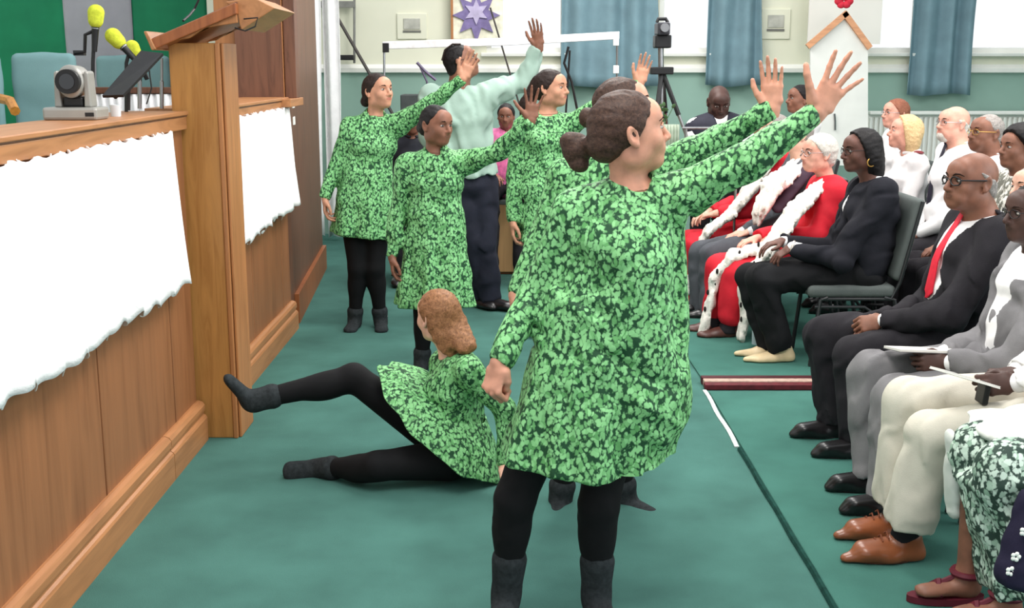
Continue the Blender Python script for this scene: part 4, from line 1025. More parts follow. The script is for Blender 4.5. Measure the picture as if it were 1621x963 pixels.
b = B(og); b.tube([W(1040, 36, YT), W(1042, 30, YT), W(1054, 30, YT), W(1057, 36, YT)], .014, 8); b.build('handle', m_black, cc)
# music stands / table in front of the waistcoat man
tb = empty('keyboard_stand', tuple(W(1110, 200, 8.6)), 'thin silver bar rack in front of the seated man in waistcoat', 'stand'); og = tuple(W(1110, 200, 8.6))
b = B(og); b.tube([W(1080, 203, 8.4), W(1172, 203, 8.4)], .010, 8); b.build('cross_bar', m_steel, tb)
b = B(og)
for px in (1086, 1168): b.tube([W(px, 203, 8.4), V3(W(px, 203, 8.4)[0], 8.4, 0)], .010, 8)
b.build('upright', m_steel, tb)
a, d = W(1050, 238, 8.5), W(1076, 197, 8.5); b = B((a[0], 8.5, a[2])); vs = []; fs = []
for i in range(21):
    for j in range(5): vs.append((a[0]+(d[0]-a[0])*i/20, 8.5+.010*math.sin(i*1.6), a[2]-.3+(d[2]-a[2]+.3)*j/4))
for i in range(20):
    for j in range(4): k = i*5+j; fs.append((k, k+5, k+6, k+1))
b.add(vs, fs, True); o = b.build('hanging_cloth', M('grey_green_cloth', (166, 178, 160), .8)); o.modifiers.new('t', 'SOLIDIFY').thickness = .006; tag(o, 'grey green pleated cloth hanging behind the nearest dancer', 'cloth')
# potted plant bits by the tripod
pt = empty('potted_plant', tuple(W(1050, 185, 8.7)), 'small green leafy plant in front of the tripod column', 'plant'); og = tuple(W(1050, 185, 8.7))
rg = random.Random(4); base_ = W(1050, 200, 8.7)
for i in range(11):
    tip = base_ + V3(rg.uniform(-.09, .09), rg.uniform(-.05, .05), rg.uniform(.05, .17)); b = B(og); w = nrm(tip-base_); n = nrm(np.cross(w, V3(0, 1, 0.1)))
    mid_ = (base_+tip)/2; l_ = tip; b.tube([base_, tip], .003, 5); b.ball(l_, [.035, .006, .018], 8, 4, frame_of(nrm(V3(rg.uniform(-1, 1), -.4, rg.uniform(-.5, .8))))); b.build('leaf', M('plant_green', (70, 100, 60), .6), pt)
b = B(og); b.lathe([(0, -.16), (.05, -.16), (.065, 0), (.055, 0), (0, -.02)], base_, 14); b.build('pot', M('pot_white', (210, 208, 200), .5), pt)
b = B(og); b.tube([base_-V3(0,0,.16), V3(base_[0], base_[1], 0)], .02, 8); b.build('pedestal', m_steel, pt)
# strap-covered stand behind the singer and hanger-like microphone boom
b = B(tuple(W(900, 100, 10.2))); b.tube([W(900, 74, 10.2), W(893, 100, 10.2), W(905, 130, 10.2), W(914, 175, 10.2)], .012, 6); b.tube([W(902, 80, 10.2), W(896, 175, 10.2), V3(W(895, 300, 10.2)[0], 10.2, 0)], .010, 6); tag(b.build('coat_stand', m_black), 'dark thin stand with straps behind the ponytailed dancer', 'stand')
b = B(tuple(W(670, 120, 10.2))); b.tube([W(660, 99, 10.2), W(672, 112, 10.2), W(690, 127, 10.2)], .014, 6); b.tube([W(664, 103, 10.2), W(676, 130, 10.2), V3(W(676, 330, 10.2)[0], 10.2, 0)], .010, 6); tag(b.build('boom_stand', M('purple_grey', (96, 88, 112), .6)), 'purple grey boom stand left of the raised singer', 'stand')
b = B((float(W(655, 170, 10.6)[0]), 10.6, 0)); a, d = W(634, 178, 10.6), W(668, 150, 10.6); b.box((a[0], 10.6, 0), (d[0], 10.9, d[2])); tag(b.build('loudspeaker', M('dark_box', (70, 76, 76), .7), bevel=.01), 'dark box shaped loudspeaker behind the back left dancer', 'speaker')
# ---------------------------------------------------------------- dancers
m_leaf = M_leaf('leaf_print', (28, 68, 42), (88, 150, 88), (136, 198, 134), 76, (.96, .74))
m_leg = M('black_leggings', (16, 16, 18), .8, .2, .1, 20, .15)
m_sock = M('grey_sock', (46, 50, 52), .9, .1, .15, 60, .3, 200)
m_hdark = M_hair('hair_dark', (26, 18, 17), (50, 36, 32)); m_hbrown = M_hair('hair_brown', (44, 30, 26), (82, 60, 50))
m_hblack = M_hair('hair_black', (16, 14, 16), (34, 30, 30)); m_hginger = M_hair('hair_light_brown', (104, 68, 46), (164, 116, 80))
m_hblond = M_hair('hair_blond', (196, 162, 116), (226, 198, 152)); m_hgrey = M_hair('hair_grey', (176, 168, 158), (220, 214, 206)); m_hred = M_hair('hair_red_brown', (126, 74, 58), (166, 108, 84))
m_hsalt = M_hair('hair_salt', (120, 112, 108), (170, 162, 156))
JW = lambda **k: {a: W(*v) for a, v in k.items()}
def dancer_clothes(P, hemc, hemr, seed, n=8, amp=.06, legh=None, **kw):
    d = dress(P, m_leaf, hemc, hemr, seed=seed, n=n, amp=amp*1.5, **kw)
    leg_wear(P, 'leggings', m_leg, h=legh)
    for k in 'RL': sock(P, k, m_sock, h=legh)
    # neckline band
    return d

# back left dancer
Y = 7.55
J = JW(pel=(578, 318, Y), nk=(592, 187, Y), hd=(598, 146, Y-.02), shR=(556, 203, Y), elR=(534, 262, Y), wrR=(515, 314, Y-.05), shL=(630, 198, Y), elL=(678, 168, Y-.12), wrL=(732, 124, Y-.22),
       knR=(566, 425, Y-.02), anR=(562, 503, Y+.03), knL=(594, 425, Y-.02), anL=(602, 503, Y+.03))
P = make_person('dancer in leaf print dress at back left, arm raised to the right, before white sheets', J, (.1, -1, 0), (.72, -.62, .12), skin='tan', build='f', s=1.0, h=.011, hh=.005,
    hands={'R': ('relax', (-.05, 0, -1), (-1, -.1, 0)), 'L': ('flat', (.45, .0, .9), (0, 1, 0))}, group=None, feet={'R': (-.1, -.9, -.35), 'L': (.15, -.9, -.35)})
hair(P, 'bun', m_hdark, extra=(0, -.118, -.045))
dancer_clothes(P, W(575, 372, Y), (.215, .165), 1, 7, .07)
for k in 'RL':
    a = P.J['an'+k]; b = B(P.base); b.tube([a + V3(.046*math.cos(t), .046*math.sin(t), .01) for t in [i*math.pi/6 for i in range(12)]], .005, 6, closed=True); b.build('ankle_band', M('skin_tan_band', (196, 170, 160), .7), P.o)

# front left dancer
Y = 6.45
J = JW(pel=(688, 385, Y), nk=(690, 243, Y), hd=(690, 199, Y-.03), shR=(645, 262, Y), elR=(629, 338, Y), wrR=(621, 408, Y-.06), shL=(736, 258, Y), elL=(790, 240, Y-.12), wrL=(840, 190, Y-.22),
       knR=(672, 495, Y), anR=(668, 568, Y+.03), knL=(706, 495, Y), anL=(708, 568, Y+.03))
P = make_person('youngest dancer with hair tied low, in leaf print dress behind the floor dancer', J, (.05, -1, 0), (.72, -.66, -.05), skin='brown', build='f', s=.95, h=.011, hh=.005, bust=.5,
    hands={'R': ('relax', (.05, -.1, -1), (-1, -.1, 0)), 'L': ('spread', (.12, .0, 1), (0, 1, 0))}, feet={'R': (-.1, -.9, -.35), 'L': (.15, -.9, -.35)})
hair(P, 'bun', m_hblack, extra=(0, -.112, -.02), e=.005, line=.004)
dancer_clothes(P, W(690, 482, Y), (.225, .18), 2, 8, .08)

# singer with raised arm
Y = 8.25
J = JW(pel=(742, 290, Y), nk=(724, 142, Y), hd=(729, 99, Y), shR=(684, 156, Y), elR=(678, 215, Y), wrR=(700, 262, Y-.1), shL=(772, 152, Y), elL=(826, 130, Y+.10), wrL=(853, 74, Y+.05),
       knR=(752, 390, Y-.05), anR=(758, 468, Y+.02), knL=(768, 390, Y-.05), anL=(776, 470, Y-.05))
P = make_person('tall singer in pale green shirt and dark trousers raising one arm behind the dancers', J, (.25, -1, 0), (.95, .05, .32), skin='brown', build='m', s=1.08, h=.012, hh=.005, fat=.012,
    hands={'R': ('relax', None, (-1, -.2, 0)), 'L': ('flat', (-.15, -.1, 1), (.3, 1, 0))}, feet={'R': (.5, -.8, -.25), 'L': (.75, -.6, -.25)})
hair(P, 'short', m_hblack, e=.004, line=-.005)
b = B(P.base)
for i in range(4):
    x = -.045+.03*i; b.tube([P.H(x, .045-.012*abs(i-1.5), .108), P.H(x*1.2, -.01, .124), P.H(x*1.3, -.07, .105), P.H(x*1.1, -.108, .05)], .0065, 6)
b.build('cornrows', m_hdark, P.o)
glasses(P, m_black)
m_mint = M('mint_shirt', (158, 182, 170), .75, .2, .03, 8, .25, 60)
shirt(P, m_mint, e=.022, wamp=.012, seed=2, hemz=.05); trousers(P, M('navy_trousers', (34, 36, 48), .8, .2, .1, 10, .2), flare=.075, knee=.08)
for k in 'RL': shoe(P, k, M('black_leather', (22, 20, 22), .3, .5, .1, 20, .1))

# ponytailed dancer
Y = 7.35
J = JW(pel=(862, 305, Y), nk=(866, 183, Y), hd=(872, 141, Y-.02), shR=(830, 200, Y), elR=(815, 282, Y), wrR=(812, 352, Y-.06), shL=(902, 198, Y), elL=(955, 165, Y-.10), wrL=(1012, 132, Y-.15),
       knR=(850, 420, Y), anR=(848, 500, Y+.03), knL=(880, 420, Y), anL=(885, 500, Y+.03))
P = make_person('dancer with long dark ponytail facing right, beside the tan wooden cabinet', J, (.25, -1, 0), (.88, -.45, .04), skin='tan', build='f', s=1.0, h=.011, hh=.005,
    hands={'R': ('relax', (.0, -.1, -1), (-1, -.1, 0)), 'L': ('flat', (.25, .0, 1), (0, 1, 0))}, feet={'R': (-.1, -.9, -.35), 'L': (.15, -.9, -.35)})
a = P.H(0, -.10, .055); c = W(834, 165, Y+.05); d = W(826, 212, Y+.05)
hair(P, 'ponytail', m_hdark, extra=[(Cap(a, c, .028, .045), .02), (Cap(c, d, .045, .018), .02)])
dancer_clothes(P, W(858, 380, Y), (.20, .17), 3, 8, .07)

# dancer directly behind the front dancer
Y = 4.42
J = JW(pel=(945, 480, Y), nk=(962, 240, Y), hd=(987, 174, Y-.02), shR=(898, 278, Y), elR=(856, 385, Y), wrR=(815, 468, Y-.04), shL=(1040, 268, Y), elL=(1135, 222, Y-.05), wrL=(1222, 172, Y-.15),
       knR=(905, 660, Y-.05), anR=(888, 785, Y), knL=(975, 660, Y-.05), anL=(988, 783, Y))
P = make_person('dancer mostly hidden directly behind the nearest dancer, parallel arm raised', J, (.2, -1, 0), (.97, -.1, .22), skin='light_shaded', build='f', s=1.0, h=.010, hh=.0045,
    hands={'R': ('relax', (-.05, -.1, -1), (-1, -.1, 0)), 'L': ('flat', (-.05, .0, 1), (.35, 1, 0))}, feet={'R': (-.15, -.9, -.3), 'L': (.6, -.7, -.3)})
hair(P, 'bun', m_hbrown, extra=(0, -.135, .0))
dancer_clothes(P, W(945, 605, Y), (.24, .19), 4, 8, .06)

# nearest dancer
Y = 3.42
J = JW(pel=(950, 560, Y), nk=(1000, 300, Y), hd=(994, 212, Y-.02), shR=(912, 338, Y), elR=(845, 465, Y+.02), wrR=(790, 575, Y-.10), shL=(1075, 312, Y), elL=(1190, 252, Y-.08), wrL=(1292, 178, Y-.10),
       knR=(815, 790, Y-.06), anR=(802, 935, Y-.02), knL=(948, 800, Y-.04), anL=(944, 935, Y-.02))
J['pel'] = W(945, 560, Y)
P = make_person('nearest dancer in leaf print dress looking away right with arm stretched high', J, (.25, -1, 0), (.95, .22, .14), skin='light_shaded', build='f', s=.99, h=.0075, hh=.0032, hand_h=.0034, bust=.9, headscale=1.06,
    hands={'R': ('fist', (-.25, -.2, -.85), (-.7, -.7, 0.2)), 'L': ('spread', (.52, .0, .85), (0, 1, 0.1))}, feet={'R': (-.1, -.9, -.35), 'L': (.15, -.9, -.35)})
hair(P, 'bun', m_hbrown, extra=[(Ell(W(914, 238, Y+.03), V3(.042, .040, .052)), .01), (Ell(W(900, 226, Y+.03), V3(.026, .030, .030)), .012), (Ell(W(918, 262, Y+.02), V3(.026, .024, .022)), .012), (Cap(P.H(0, -.09, -.01), W(925, 235, Y+.03), .026), .012)], e=.008, h=.0038)
b = B(P.base); b.tube([P.H(.026*math.cos(t), -.106, -.008+.026*math.sin(t)) for t in [i*math.pi/7 for i in range(14)]], .006, 8, closed=True); b.build('hair_tie', M('hair_tie', (70, 60, 60), .8), P.o)
ext = [(Ell(W(1005, 610, Y), V3(.15, .13, .16), None), .09), (ECap(W(1000, 420, Y-.05), W(1010, 640, Y), (.10, .12), (.13, .14), P.rt), .08),
       (Cap(W(1058, 345, Y), W(1056, 520, Y), .040, .055), .05), (Cap(W(915, 390, Y), W(900, 520, Y), .05, .07), .05)]
def folds2d(segs, Y):
    S_ = []
    for x0, y0, x1, y1, w_, am in segs:
        a, c = W(x0, y0, Y), W(x1, y1, Y); S_.append((a[0], a[2], c[0]-a[0], c[2]-a[2], w_, am))
    def f(X, Yq, Z):
        o = 0
        for ax_, az_, dx, dz, w_, am in S_:
            t_ = np.clip(((X-ax_)*dx + (Z-az_)*dz)/(dx*dx+dz*dz), 0, 1); d2 = (X-ax_-t_*dx)**2 + (Z-az_-t_*dz)**2
            o = o + am*np.exp(-d2/(w_*w_))
        return o
    return f
FD = folds2d([(925, 400, 900, 430, .022, .010), (890, 452, 945, 480, .018, .013), (1088, 330, 1098, 460, .012, .010), (1062, 330, 1070, 520, .012, .008), (905, 545, 1010, 650, .014, .011),
    (935, 530, 1060, 600, .014, .010), (890, 600, 905, 740, .013, .010), (960, 640, 975, 750, .014, .009), (1020, 380, 940, 450, .014, .008), (1030, 650, 1010, 740, .013, .009), (850, 600, 835, 710, .012, .009),
    (1040, 290, 1180, 240, .012, .006), (1100, 300, 1200, 262, .012, .006), (905, 360, 885, 400, .010, .004), (830, 500, 860, 520, .010, .008), (820, 530, 850, 548, .010, .007),
    (920, 560, 1040, 680, .016, -.009), (1080, 345, 1084, 600, .014, -.008), (900, 470, 950, 500, .014, -.008), (985, 600, 1075, 660, .016, -.008), (870, 620, 868, 720, .014, -.008)], Y)
w5 = wob(5, .005, 34, (1, 1, .6))
FD5 = lambda X, Yq, Z: FD(X, Yq, Z) + w5(X, Yq, Z)
d = dress(P, m_leaf, W(928, 728, Y), (.272, .215), seed=5, n=7, amp=.075, h=.0075, waist_r=(.172, .135), extra=ext, tilt=(0.10, 0, -1), W1=FD5)
leg_wear(P, 'leggings', m_leg, h=.009, disp=wob(5, .0012, 120))
for k in 'RL': sock(P, k, m_sock, h=.007, high=.34)

# dancer on the floor
Y = 4.72
J = JW(pel=(722, 712, Y), nk=(722, 566, Y-.02), hd=(694, 503, Y), shL=(742, 588, Y-.17), elL=(800, 650, Y-.17), wrL=(800, 738, Y-.20), shR=(705, 578, Y+.13), elR=(705, 650, Y+.24), wrR=(712, 705, Y+.34),
       hiL=(708, 728, Y-.10), knL=(598, 738, Y-.18), anL=(515, 742, Y-.02), hiR=(690, 690, Y+.08), knR=(560, 598, Y+.08), anR=(412, 632, Y-.02))
P = make_person('dancer with long light brown hair swinging one leg while sitting on the floor', J, (-.95, .25, 0), (-.62, .75, -.05), skin='light', build='f', s=.97, h=.009, hh=.0045,
    hands={'L': ('flat', (.5, -.7, -.2), (.1, -.1, 1)), 'R': ('relax', None, (0, .2, 1))}, feet={'L': (-1, -.12, -.05), 'R': (-.72, -.2, .55)})
hair(P, 'long', m_hginger, extra=[(ECap(P.H(.02, -.06, -.03), W(738, 548, Y-.12), (.07, .05), (.045, .03), V3(1, 0, 0)), .03)], e=.012)
ops_ = [(infl(p, .010), k) for p, k in P.torso] + sleeves(P, .008) + neckhole(P) + cuffcut(P)
garment(P, 'dress_bodice', ops_, m_leaf, h=.008, disp=wob(6, .005, 38))
Uh = (W(792, 752, Y-.05) - W(602, 582, Y+.02))/2; hc = (W(792, 752, Y-.05) + W(602, 582, Y+.02))/2
wc = W(728, 640, Y-.02)
loft_skirt(P, 'skirt', m_leaf, [(wc, nrm(Uh + V3(.0, 0, .05))*.13, V3(0.03, .115, 0.0)), (wc*.45+hc*.55 + V3(.0, 0, .01), Uh*.78, V3(.03, .21, .02)), (hc, Uh, V3(.03, .26, .04))], amp=.035, seed=6)
leg_wear(P, 'leggings', m_leg)
for k in 'RL': sock(P, k, m_sock)
# ---------------------------------------------------------------- seats
m_seat = M('grey_upholstery', (92, 98, 96), .85, .2, .04, 10, .3, 220)
m_frame = M('black_tube', (34, 36, 38), .4, .5, .05, 20, 0)
def chair(xh, y, label, group='stacking chairs of the audience', src=None):
    """faces -x ; xh = hip x"""
    t = empty('stacking_chair', (xh, y, 0), label, 'chair', group)
    if src:
        for ch in src.children:
            c = ch.copy(); col.objects.link(c); c.parent = t; 
        return t
    og = (xh, y, 0)
    V, Q = sculpt([(RBox((xh-.12, y, .445), (.25, .225, .036), None, .028), 0, 'u'), (Ell((xh-.12, y, .46), (.23, .20, .03)), .02, 'u')], .011); to_mesh('seat', V, Q, m_seat, t, og)
    R = frame_of((-1, 0, .16)); 
    V, Q = sculpt([(RBox((xh+.185, y, .74), (.225, .030, .24), np.stack([V3(0, 1, 0), nrm(V3(-1, 0, .22)), nrm(V3(.22, 0, 1))], 1), .028), 0, 'u')], .011); to_mesh('backrest', V, Q, m_seat, t, og)
    for sg in (-1, 1):
        b = B(og); b.tube([(xh-.34, y+sg*.215, .015), (xh-.30, y+sg*.215, .40), (xh-.26, y+sg*.215, .415)], .0125, 8); b.build('front_leg', m_frame, t)
        b = B(og); b.tube([(xh+.20, y+sg*.215, .015), (xh+.12, y+sg*.215, .40), (xh+.06, y+sg*.215, .415)], .0125, 8); b.build('rear_leg', m_frame, t)
        b = B(og); b.tube([(xh-.30, y+sg*.215, .405), (xh+.10, y+sg*.215, .405), (xh+.14, y+sg*.228, .50), (xh+.24, y+sg*.228, .96)], .011, 8); b.build('side_frame', m_frame, t)
        b = B(og); b.tube([(xh-.33, y+sg*.215, .36), (xh-.05, y+sg*.225, .36), (xh+.04, y+sg*.225, .30), (xh+.08, y+sg*.215, .24)], .009, 8); b.build('link_bar', m_frame, t)
    return t
# ---------------------------------------------------------------- seated people facing the platform (-x)
def seated(label, xh, y, hd, nk=None, look=(-1, -.25, .05), lup=(0, 0, 1), s=1.0, knee=None, ank=None, wr=None, el=None, hands=None, chair_label=None, fwd=(-1, 0, 0), kz=.50, hip_z=.50, toe=(-1, -.12, -.32), sw=None, **kw):
    J = dict(pel=V3(xh, y, hip_z+.04), hd=np.array(hd, float))
    J['nk'] = np.array(nk, float) if nk is not None else J['hd'] + V3(.045, 0, -.165)*s
    f = nrm(fwd); r = np.cross(f, UPZ)
    kn = knee or {}
    for k, sg in (('R', 1), ('L', -1)):
        J['hi'+k] = V3(xh, y, hip_z+.02) + r*sg*.09
        J['kn'+k] = np.array(kn[k], float) if k in kn else V3(xh, y, kz) + f*.44*s + r*sg*.11
        J['an'+k] = np.array(ank[k], float) if ank and k in ank else V3(J['kn'+k][0], J['kn'+k][1], .10) + f*.02 + r*sg*.0
        if wr and k in wr: J['wr'+k] = np.array(wr[k], float)
        else: J['wr'+k] = J['kn'+k]*.55 + J['hi'+k]*.45 + V3(0, 0, .115) - r*sg*.05
        sh = J['nk'] - UPZ*.05*s + r*sg*(sw or (.185 if kw.get('build') == 'm' else .16))*s
        if el and k in el: J['el'+k] = np.array(el[k], float)
        else:
            m = (sh + J['wr'+k])/2; J['el'+k] = m + (V3(.06, 0, -.13) + r*sg*.06)*s
    hands = hands or {}
    H = {}
    for k, sg in (('R', 1), ('L', -1)):
        H[k] = hands.get(k, ('lap', f*1.0 - r*sg*.45 - UPZ*.28, UPZ + f*.25))
    return make_person(label, J, fwd, look, lup, s=s, hands=H, feet={'R': toe, 'L': toe}, **kw)
m_blackl = M('black_leather', (22, 20, 22), .3, .5, .1, 20, .1)
m_tanl = M('tan_leather', (132, 74, 44), .28, .5, .10, 14, .1)
m_whites = M('white_shirt', (238, 236, 236), .75, .2, .02, 8, .25, 50)
m_suitb = M('black_suit', (40, 38, 42), .85, .15, .08, 14, .3, 300)
m_suitg = M('grey_suit', (122, 120, 122), .85, .15, .05, 14, .3, 300)
m_suitd = M('charcoal_trousers', (84, 86, 92), .85, .15, .05, 14, .3, 300)
m_navy = M('navy_blazer', (34, 34, 40), .85, .15, .08, 14, .3, 300)
m_cream_ = M('cream_trousers', (206, 200, 186), .8, .15, .03, 14, .3, 300)
m_red = M('red_robe', (206, 34, 50), .7, .25, .06, 8, .25, 60)
m_fur = M('ermine_fur', (238, 232, 224), .95, .1, .04, 40, .5, 90, bd=.01)
m_spot = M('ermine_spot', (36, 30, 30), .9)
m_gold = M('gold', (206, 160, 84), .3, .6, .05, 20, 0, metal=.8)
protoc = None
def seat_for(xh, y, label):
    global protoc
    c = chair(xh, y, label, src=protoc)
    if protoc is None: protoc = c
    return c
def HD(px, py, Y): return W(px, py, Y)

# E: man with the red tie
Y = 5.12
P = seated('bald man in black suit with bright red tie, glasses, in the front row', 2.02, Y, HD(1538, 289, Y-.02), nk=W(1562, 348, Y), s=1.03, skin='brown', build='m', fat=.035, look=(-1, -.30, .05),
    knee={'R': PXP(1303, 535, 1.50)*0 + W(1305, 530, Y+.14), 'L': W(1352, 563, Y-.13)}, ank={'R': V3(1.50, Y+.10, .10), 'L': V3(1.53, Y-.18, .10)}, wr={'R': W(1388, 512, Y+.02), 'L': W(1396, 508, Y-.07)}, el={'L': W(1505, 500, Y-.26), 'R': W(1470, 480, Y+.20)},
    hands={'L': ('grip', (-1, .30, -.25), (-.1, -.8, .6)), 'R': ('lap', (-1, -.3, -.35), (0, .3, 1))}, h=.009, hh=.0042, old=1, headscale=1.10)
hair(P, 'fringe', m_hsalt, e=.006, line=-.012); glasses(P, m_black, 1.9)
shirt(P, m_whites, e=.010, arms=False, wamp=.0015); tie(P, M('red_tie', (216, 36, 58), .6, .3, .05, 30, .2), length=.46, e=.046)
jacket(P, m_suitb, e=.026, opening=.10, bot=.055, deep=.44, length=.12, seed=1); trousers(P, m_suitb, e=.02, flare=.075, knee=.088)
for k in 'RL': shoe(P, k, m_blackl, pointy=.5)
seat_for(2.02, Y, 'grey upholstered chair under the man with the red tie')

# D: woman in navy blazer
Y = 6.72
P = seated('woman in black blazer with straight dark bob and gold hoop earring, hands on knees', 2.02, Y, HD(1364, 240, Y-.02), nk=W(1385, 290, Y), s=1.0, skin='dark', build='f', look=(-1, -.22, -.03), fat=.048, headscale=1.06,
    knee={'R': W(1188, 438, Y+.10), 'L': W(1203, 440, Y-.10)}, ank={'R': W(1222, 555, Y+.06), 'L': W(1238, 556, Y-.08)}, wr={'R': W(1238, 382, Y+.10), 'L': W(1252, 392, Y-.12)}, el={'L': W(1330, 412, Y-.22), 'R': W(1320, 395, Y+.2)},
    hands={'L': ('lap', (-.9, .1, -.62), (-.55, -.2, .8)), 'R': ('lap', (-1, -.2, -.2), (-.1, 0, 1))}, h=.009, hh=.0045)
hair(P, 'bob', m_hblack, e=.014, extra=[(Cap(P.H(0, -.07, -.05), P.H(0, -.085, -.115), .062, .052), .03)])
glasses(P, m_black)
b = B(P.base); b.tube([P.H(-.083, -.012 + .022*math.cos(t), -.052 + .022*math.sin(t)) for t in [i*math.pi/7 for i in range(14)]], .0035, 6, closed=True); b.build('earring', m_gold, P.o)
shirt(P, m_whites, e=.008, arms=False); jacket(P, m_navy, e=.026, opening=.05, deep=.36, length=.12, seed=4)
for i, (px, py) in enumerate(((1290, 399), (1279, 401))):
    q = W(px, py, Y-.20); b = B(P.base); b.ball(q, [.010, .006, .010], 8, 6); b.build('button', m_gold, P.o)
trousers(P, M('black_trousers', (28, 28, 30), .85, .15, .1, 10, .2), e=.02, flare=.075, knee=.085, drop=-.02)
for k in 'RL':
    o = shoe(P, k, M('beige_shoe', (214, 190, 150), .4, .4, .04, 20, .1), M('beige_sole', (150, 120, 90), .5), pointy=1.0)
    c_ = P.J['an'+k] + V3(-.13, 0, -.03); b = B(P.base)
    for i in range(5): b.ball(c_ + V3(.018*math.cos(i*1.26), .018*math.sin(i*1.26), .0), [.012, .012, .010], 8, 6)
    b.build('bow', m_gold, o)
b = B(P.base); a = P.J['wrL'] - nrm(P.J['wrL']-P.J['elL'])*.01; dd = nrm(P.J['wrL']-P.J['elL']); u1 = nrm(np.cross(dd, UPZ)); u2 = np.cross(dd, u1)
b.tube([a + (u1*math.cos(t)+u2*math.sin(t))*.036 for t in [i*math.pi/8 for i in range(16)]], .0085, 8, closed=True); b.build('watch', M('watch_silver', (210, 200, 190), .3, .6, .05, 10, 0, metal=.5), P.o)
cD = seat_for(2.05, Y, 'grey upholstered chair under the woman in the black blazer')

# C: grey haired woman in red robe with ermine
Y = 7.38
P = seated('short grey haired woman with glasses in red robe with white ermine trim', 1.98, Y, HD(1297, 244, Y-.02), nk=W(1312, 290, Y), s=.98, skin='pink', build='f', look=(-1, -.25, .02), fat=.03, old=1, headscale=1.06,
    knee={'R': W(1140, 425, Y+.1), 'L': W(1168, 432, Y-.1)}, ank={'R': W(1132, 512, Y+.08), 'L': W(1152, 520, Y-.10)}, wr={'R': W(1196, 378, Y+.06), 'L': W(1236, 372, Y-.10)},
    hands={'L': ('lap', (-.9, .2, -.3), (0, -.2, 1)), 'R': ('lap', (-1, -.4, -.2), (0, 0, 1))}, h=.010, hh=.005)
hair(P, 'short', m_hgrey, e=.013, line=.014); glasses(P, m_steel)
J = P.J
robe = [(infl(p, .03), k) for p, k in P.torso] + sleeves(P, .028) + [(infl(p, .035), k) for kk in P.leg for p, k in P.leg[kk][:1]]
for k in 'RL': robe += [(Cap(J['kn'+k], J['kn'+k]*.25 + J['an'+k]*.75, .10, .085), .04)]
garment(P, 'robe', robe + neckhole(P, .060) + cuffcut(P, .9), m_red, disp=wob(3, .007, 30))
trousers(P, m_suitb, e=.012, knee=.06, flare=.06)
def fur_band(P, pts, w, name='ermine_trim', spots=True):
    ops = [(ECap(pts[i], pts[i+1], (w[i], .028), (w[i+1], .028), V3(0.1, 1, 0.3)), .02) for i in range(len(pts)-1)]
    o = garment(P, name, ops, m_fur, h=.011, disp=wob(8, .006, 90))
    if spots:
        rg = random.Random(len(pts)*7+int(w[0]*100)); b = B(P.base)
        for i in range(len(pts)-1):
            for t in (.25, .7):
                p = pts[i] + (pts[i+1]-pts[i])*t + V3(-.012, -.036, .012) + V3(rg.uniform(-.02, .02), 0, rg.uniform(-.02, .02)); b.ball(p, [.009, .009, .018], 8, 6)
        b.build('ermine_tail', m_spot, o)
    return o
fur_band(P, [W(1300, 292, Y-.10), W(1262, 330, Y-.20), W(1240, 362, Y-.22), W(1212, 398, Y-.2)], [.07, .10, .11, .11], spots=False, name='fur_collar')
fur_band(P, [W(1216, 388, Y-.12), W(1160, 405, Y-.10), W(1132, 440, Y-.06), W(1124, 480, Y-.06), W(1112, 528, Y-.08)], [.05, .06, .05, .05, .06])
fur_band(P, [W(1222, 398, Y-.20), W(1190, 425, Y-.22), W(1176, 460, Y-.24), W(1180, 500, Y-.24), W(1174, 532, Y-.24)], [.05, .05, .05, .05, .06])
garment(P, 'fur_cape', [(ECap(J['nk'] - UPZ*.02, J['nk'] - UPZ*.13 + V3(0, 0, 0), (.16, .12), (.21, .15), P.rt, rc=.05), .03)] + neckhole(P, .066), m_fur, disp=wob(4, .006, 60))
for k in 'RL': shoe(P, k, M('brown_shoe', (84, 50, 44), .4, .4, .1, 20, .1), pointy=.4)
seat_for(1.98, Y, 'grey upholstered chair under the grey haired woman in red robe')

# B: man in charcoal trousers with white fur shawl, face behind the raised arm
Y = 7.98
P = seated('man in charcoal suit and white fur shawl, face hidden behind the raised green sleeve', 1.98, Y, HD(1262, 214, Y), s=1.02, skin='light', build='m', look=(-1, -.2, .1), fat=.02,
    knee={'R': W(1110, 400, Y+.08), 'L': W(1128, 402, Y-.10)}, ank={'R': W(1108, 492, Y+.08), 'L': W(1124, 500, Y-.12)}, wr={'R': W(1172, 368, Y+.05), 'L': W(1188, 366, Y-.10)}, h=.011, hh=.006,
    hands={'L': ('lap', (-.9, .3, -.4), (0, -.2, 1))})
hair(P, 'short', m_hsalt, e=.006)
shirt(P, m_whites, e=.010, arms=False); jacket(P, m_suitd, e=.026, opening=.06, deep=.42); trousers(P, m_suitd, e=.02, flare=.075, knee=.085)
fur_band(P, [W(1262, 262, Y-.16), W(1228, 290, Y-.22), W(1208, 322, Y-.24), W(1200, 345, Y-.22)], [.11, .15, .14, .08], spots=False, name='fur_shawl')
b = B(P.base)
o = garment(P, 'dark_stole', [(ECap(W(1288, 258, Y-.28), W(1230, 330, Y-.32), (.05, .02), (.045, .02), V3(1, 0, 1)), 0)], M('plum_cloth', (70, 52, 66), .8), h=.01)
for k in 'RL': shoe(P, k, m_blackl)
seat_for(1.98, Y, 'grey upholstered chair under the man in the fur shawl')

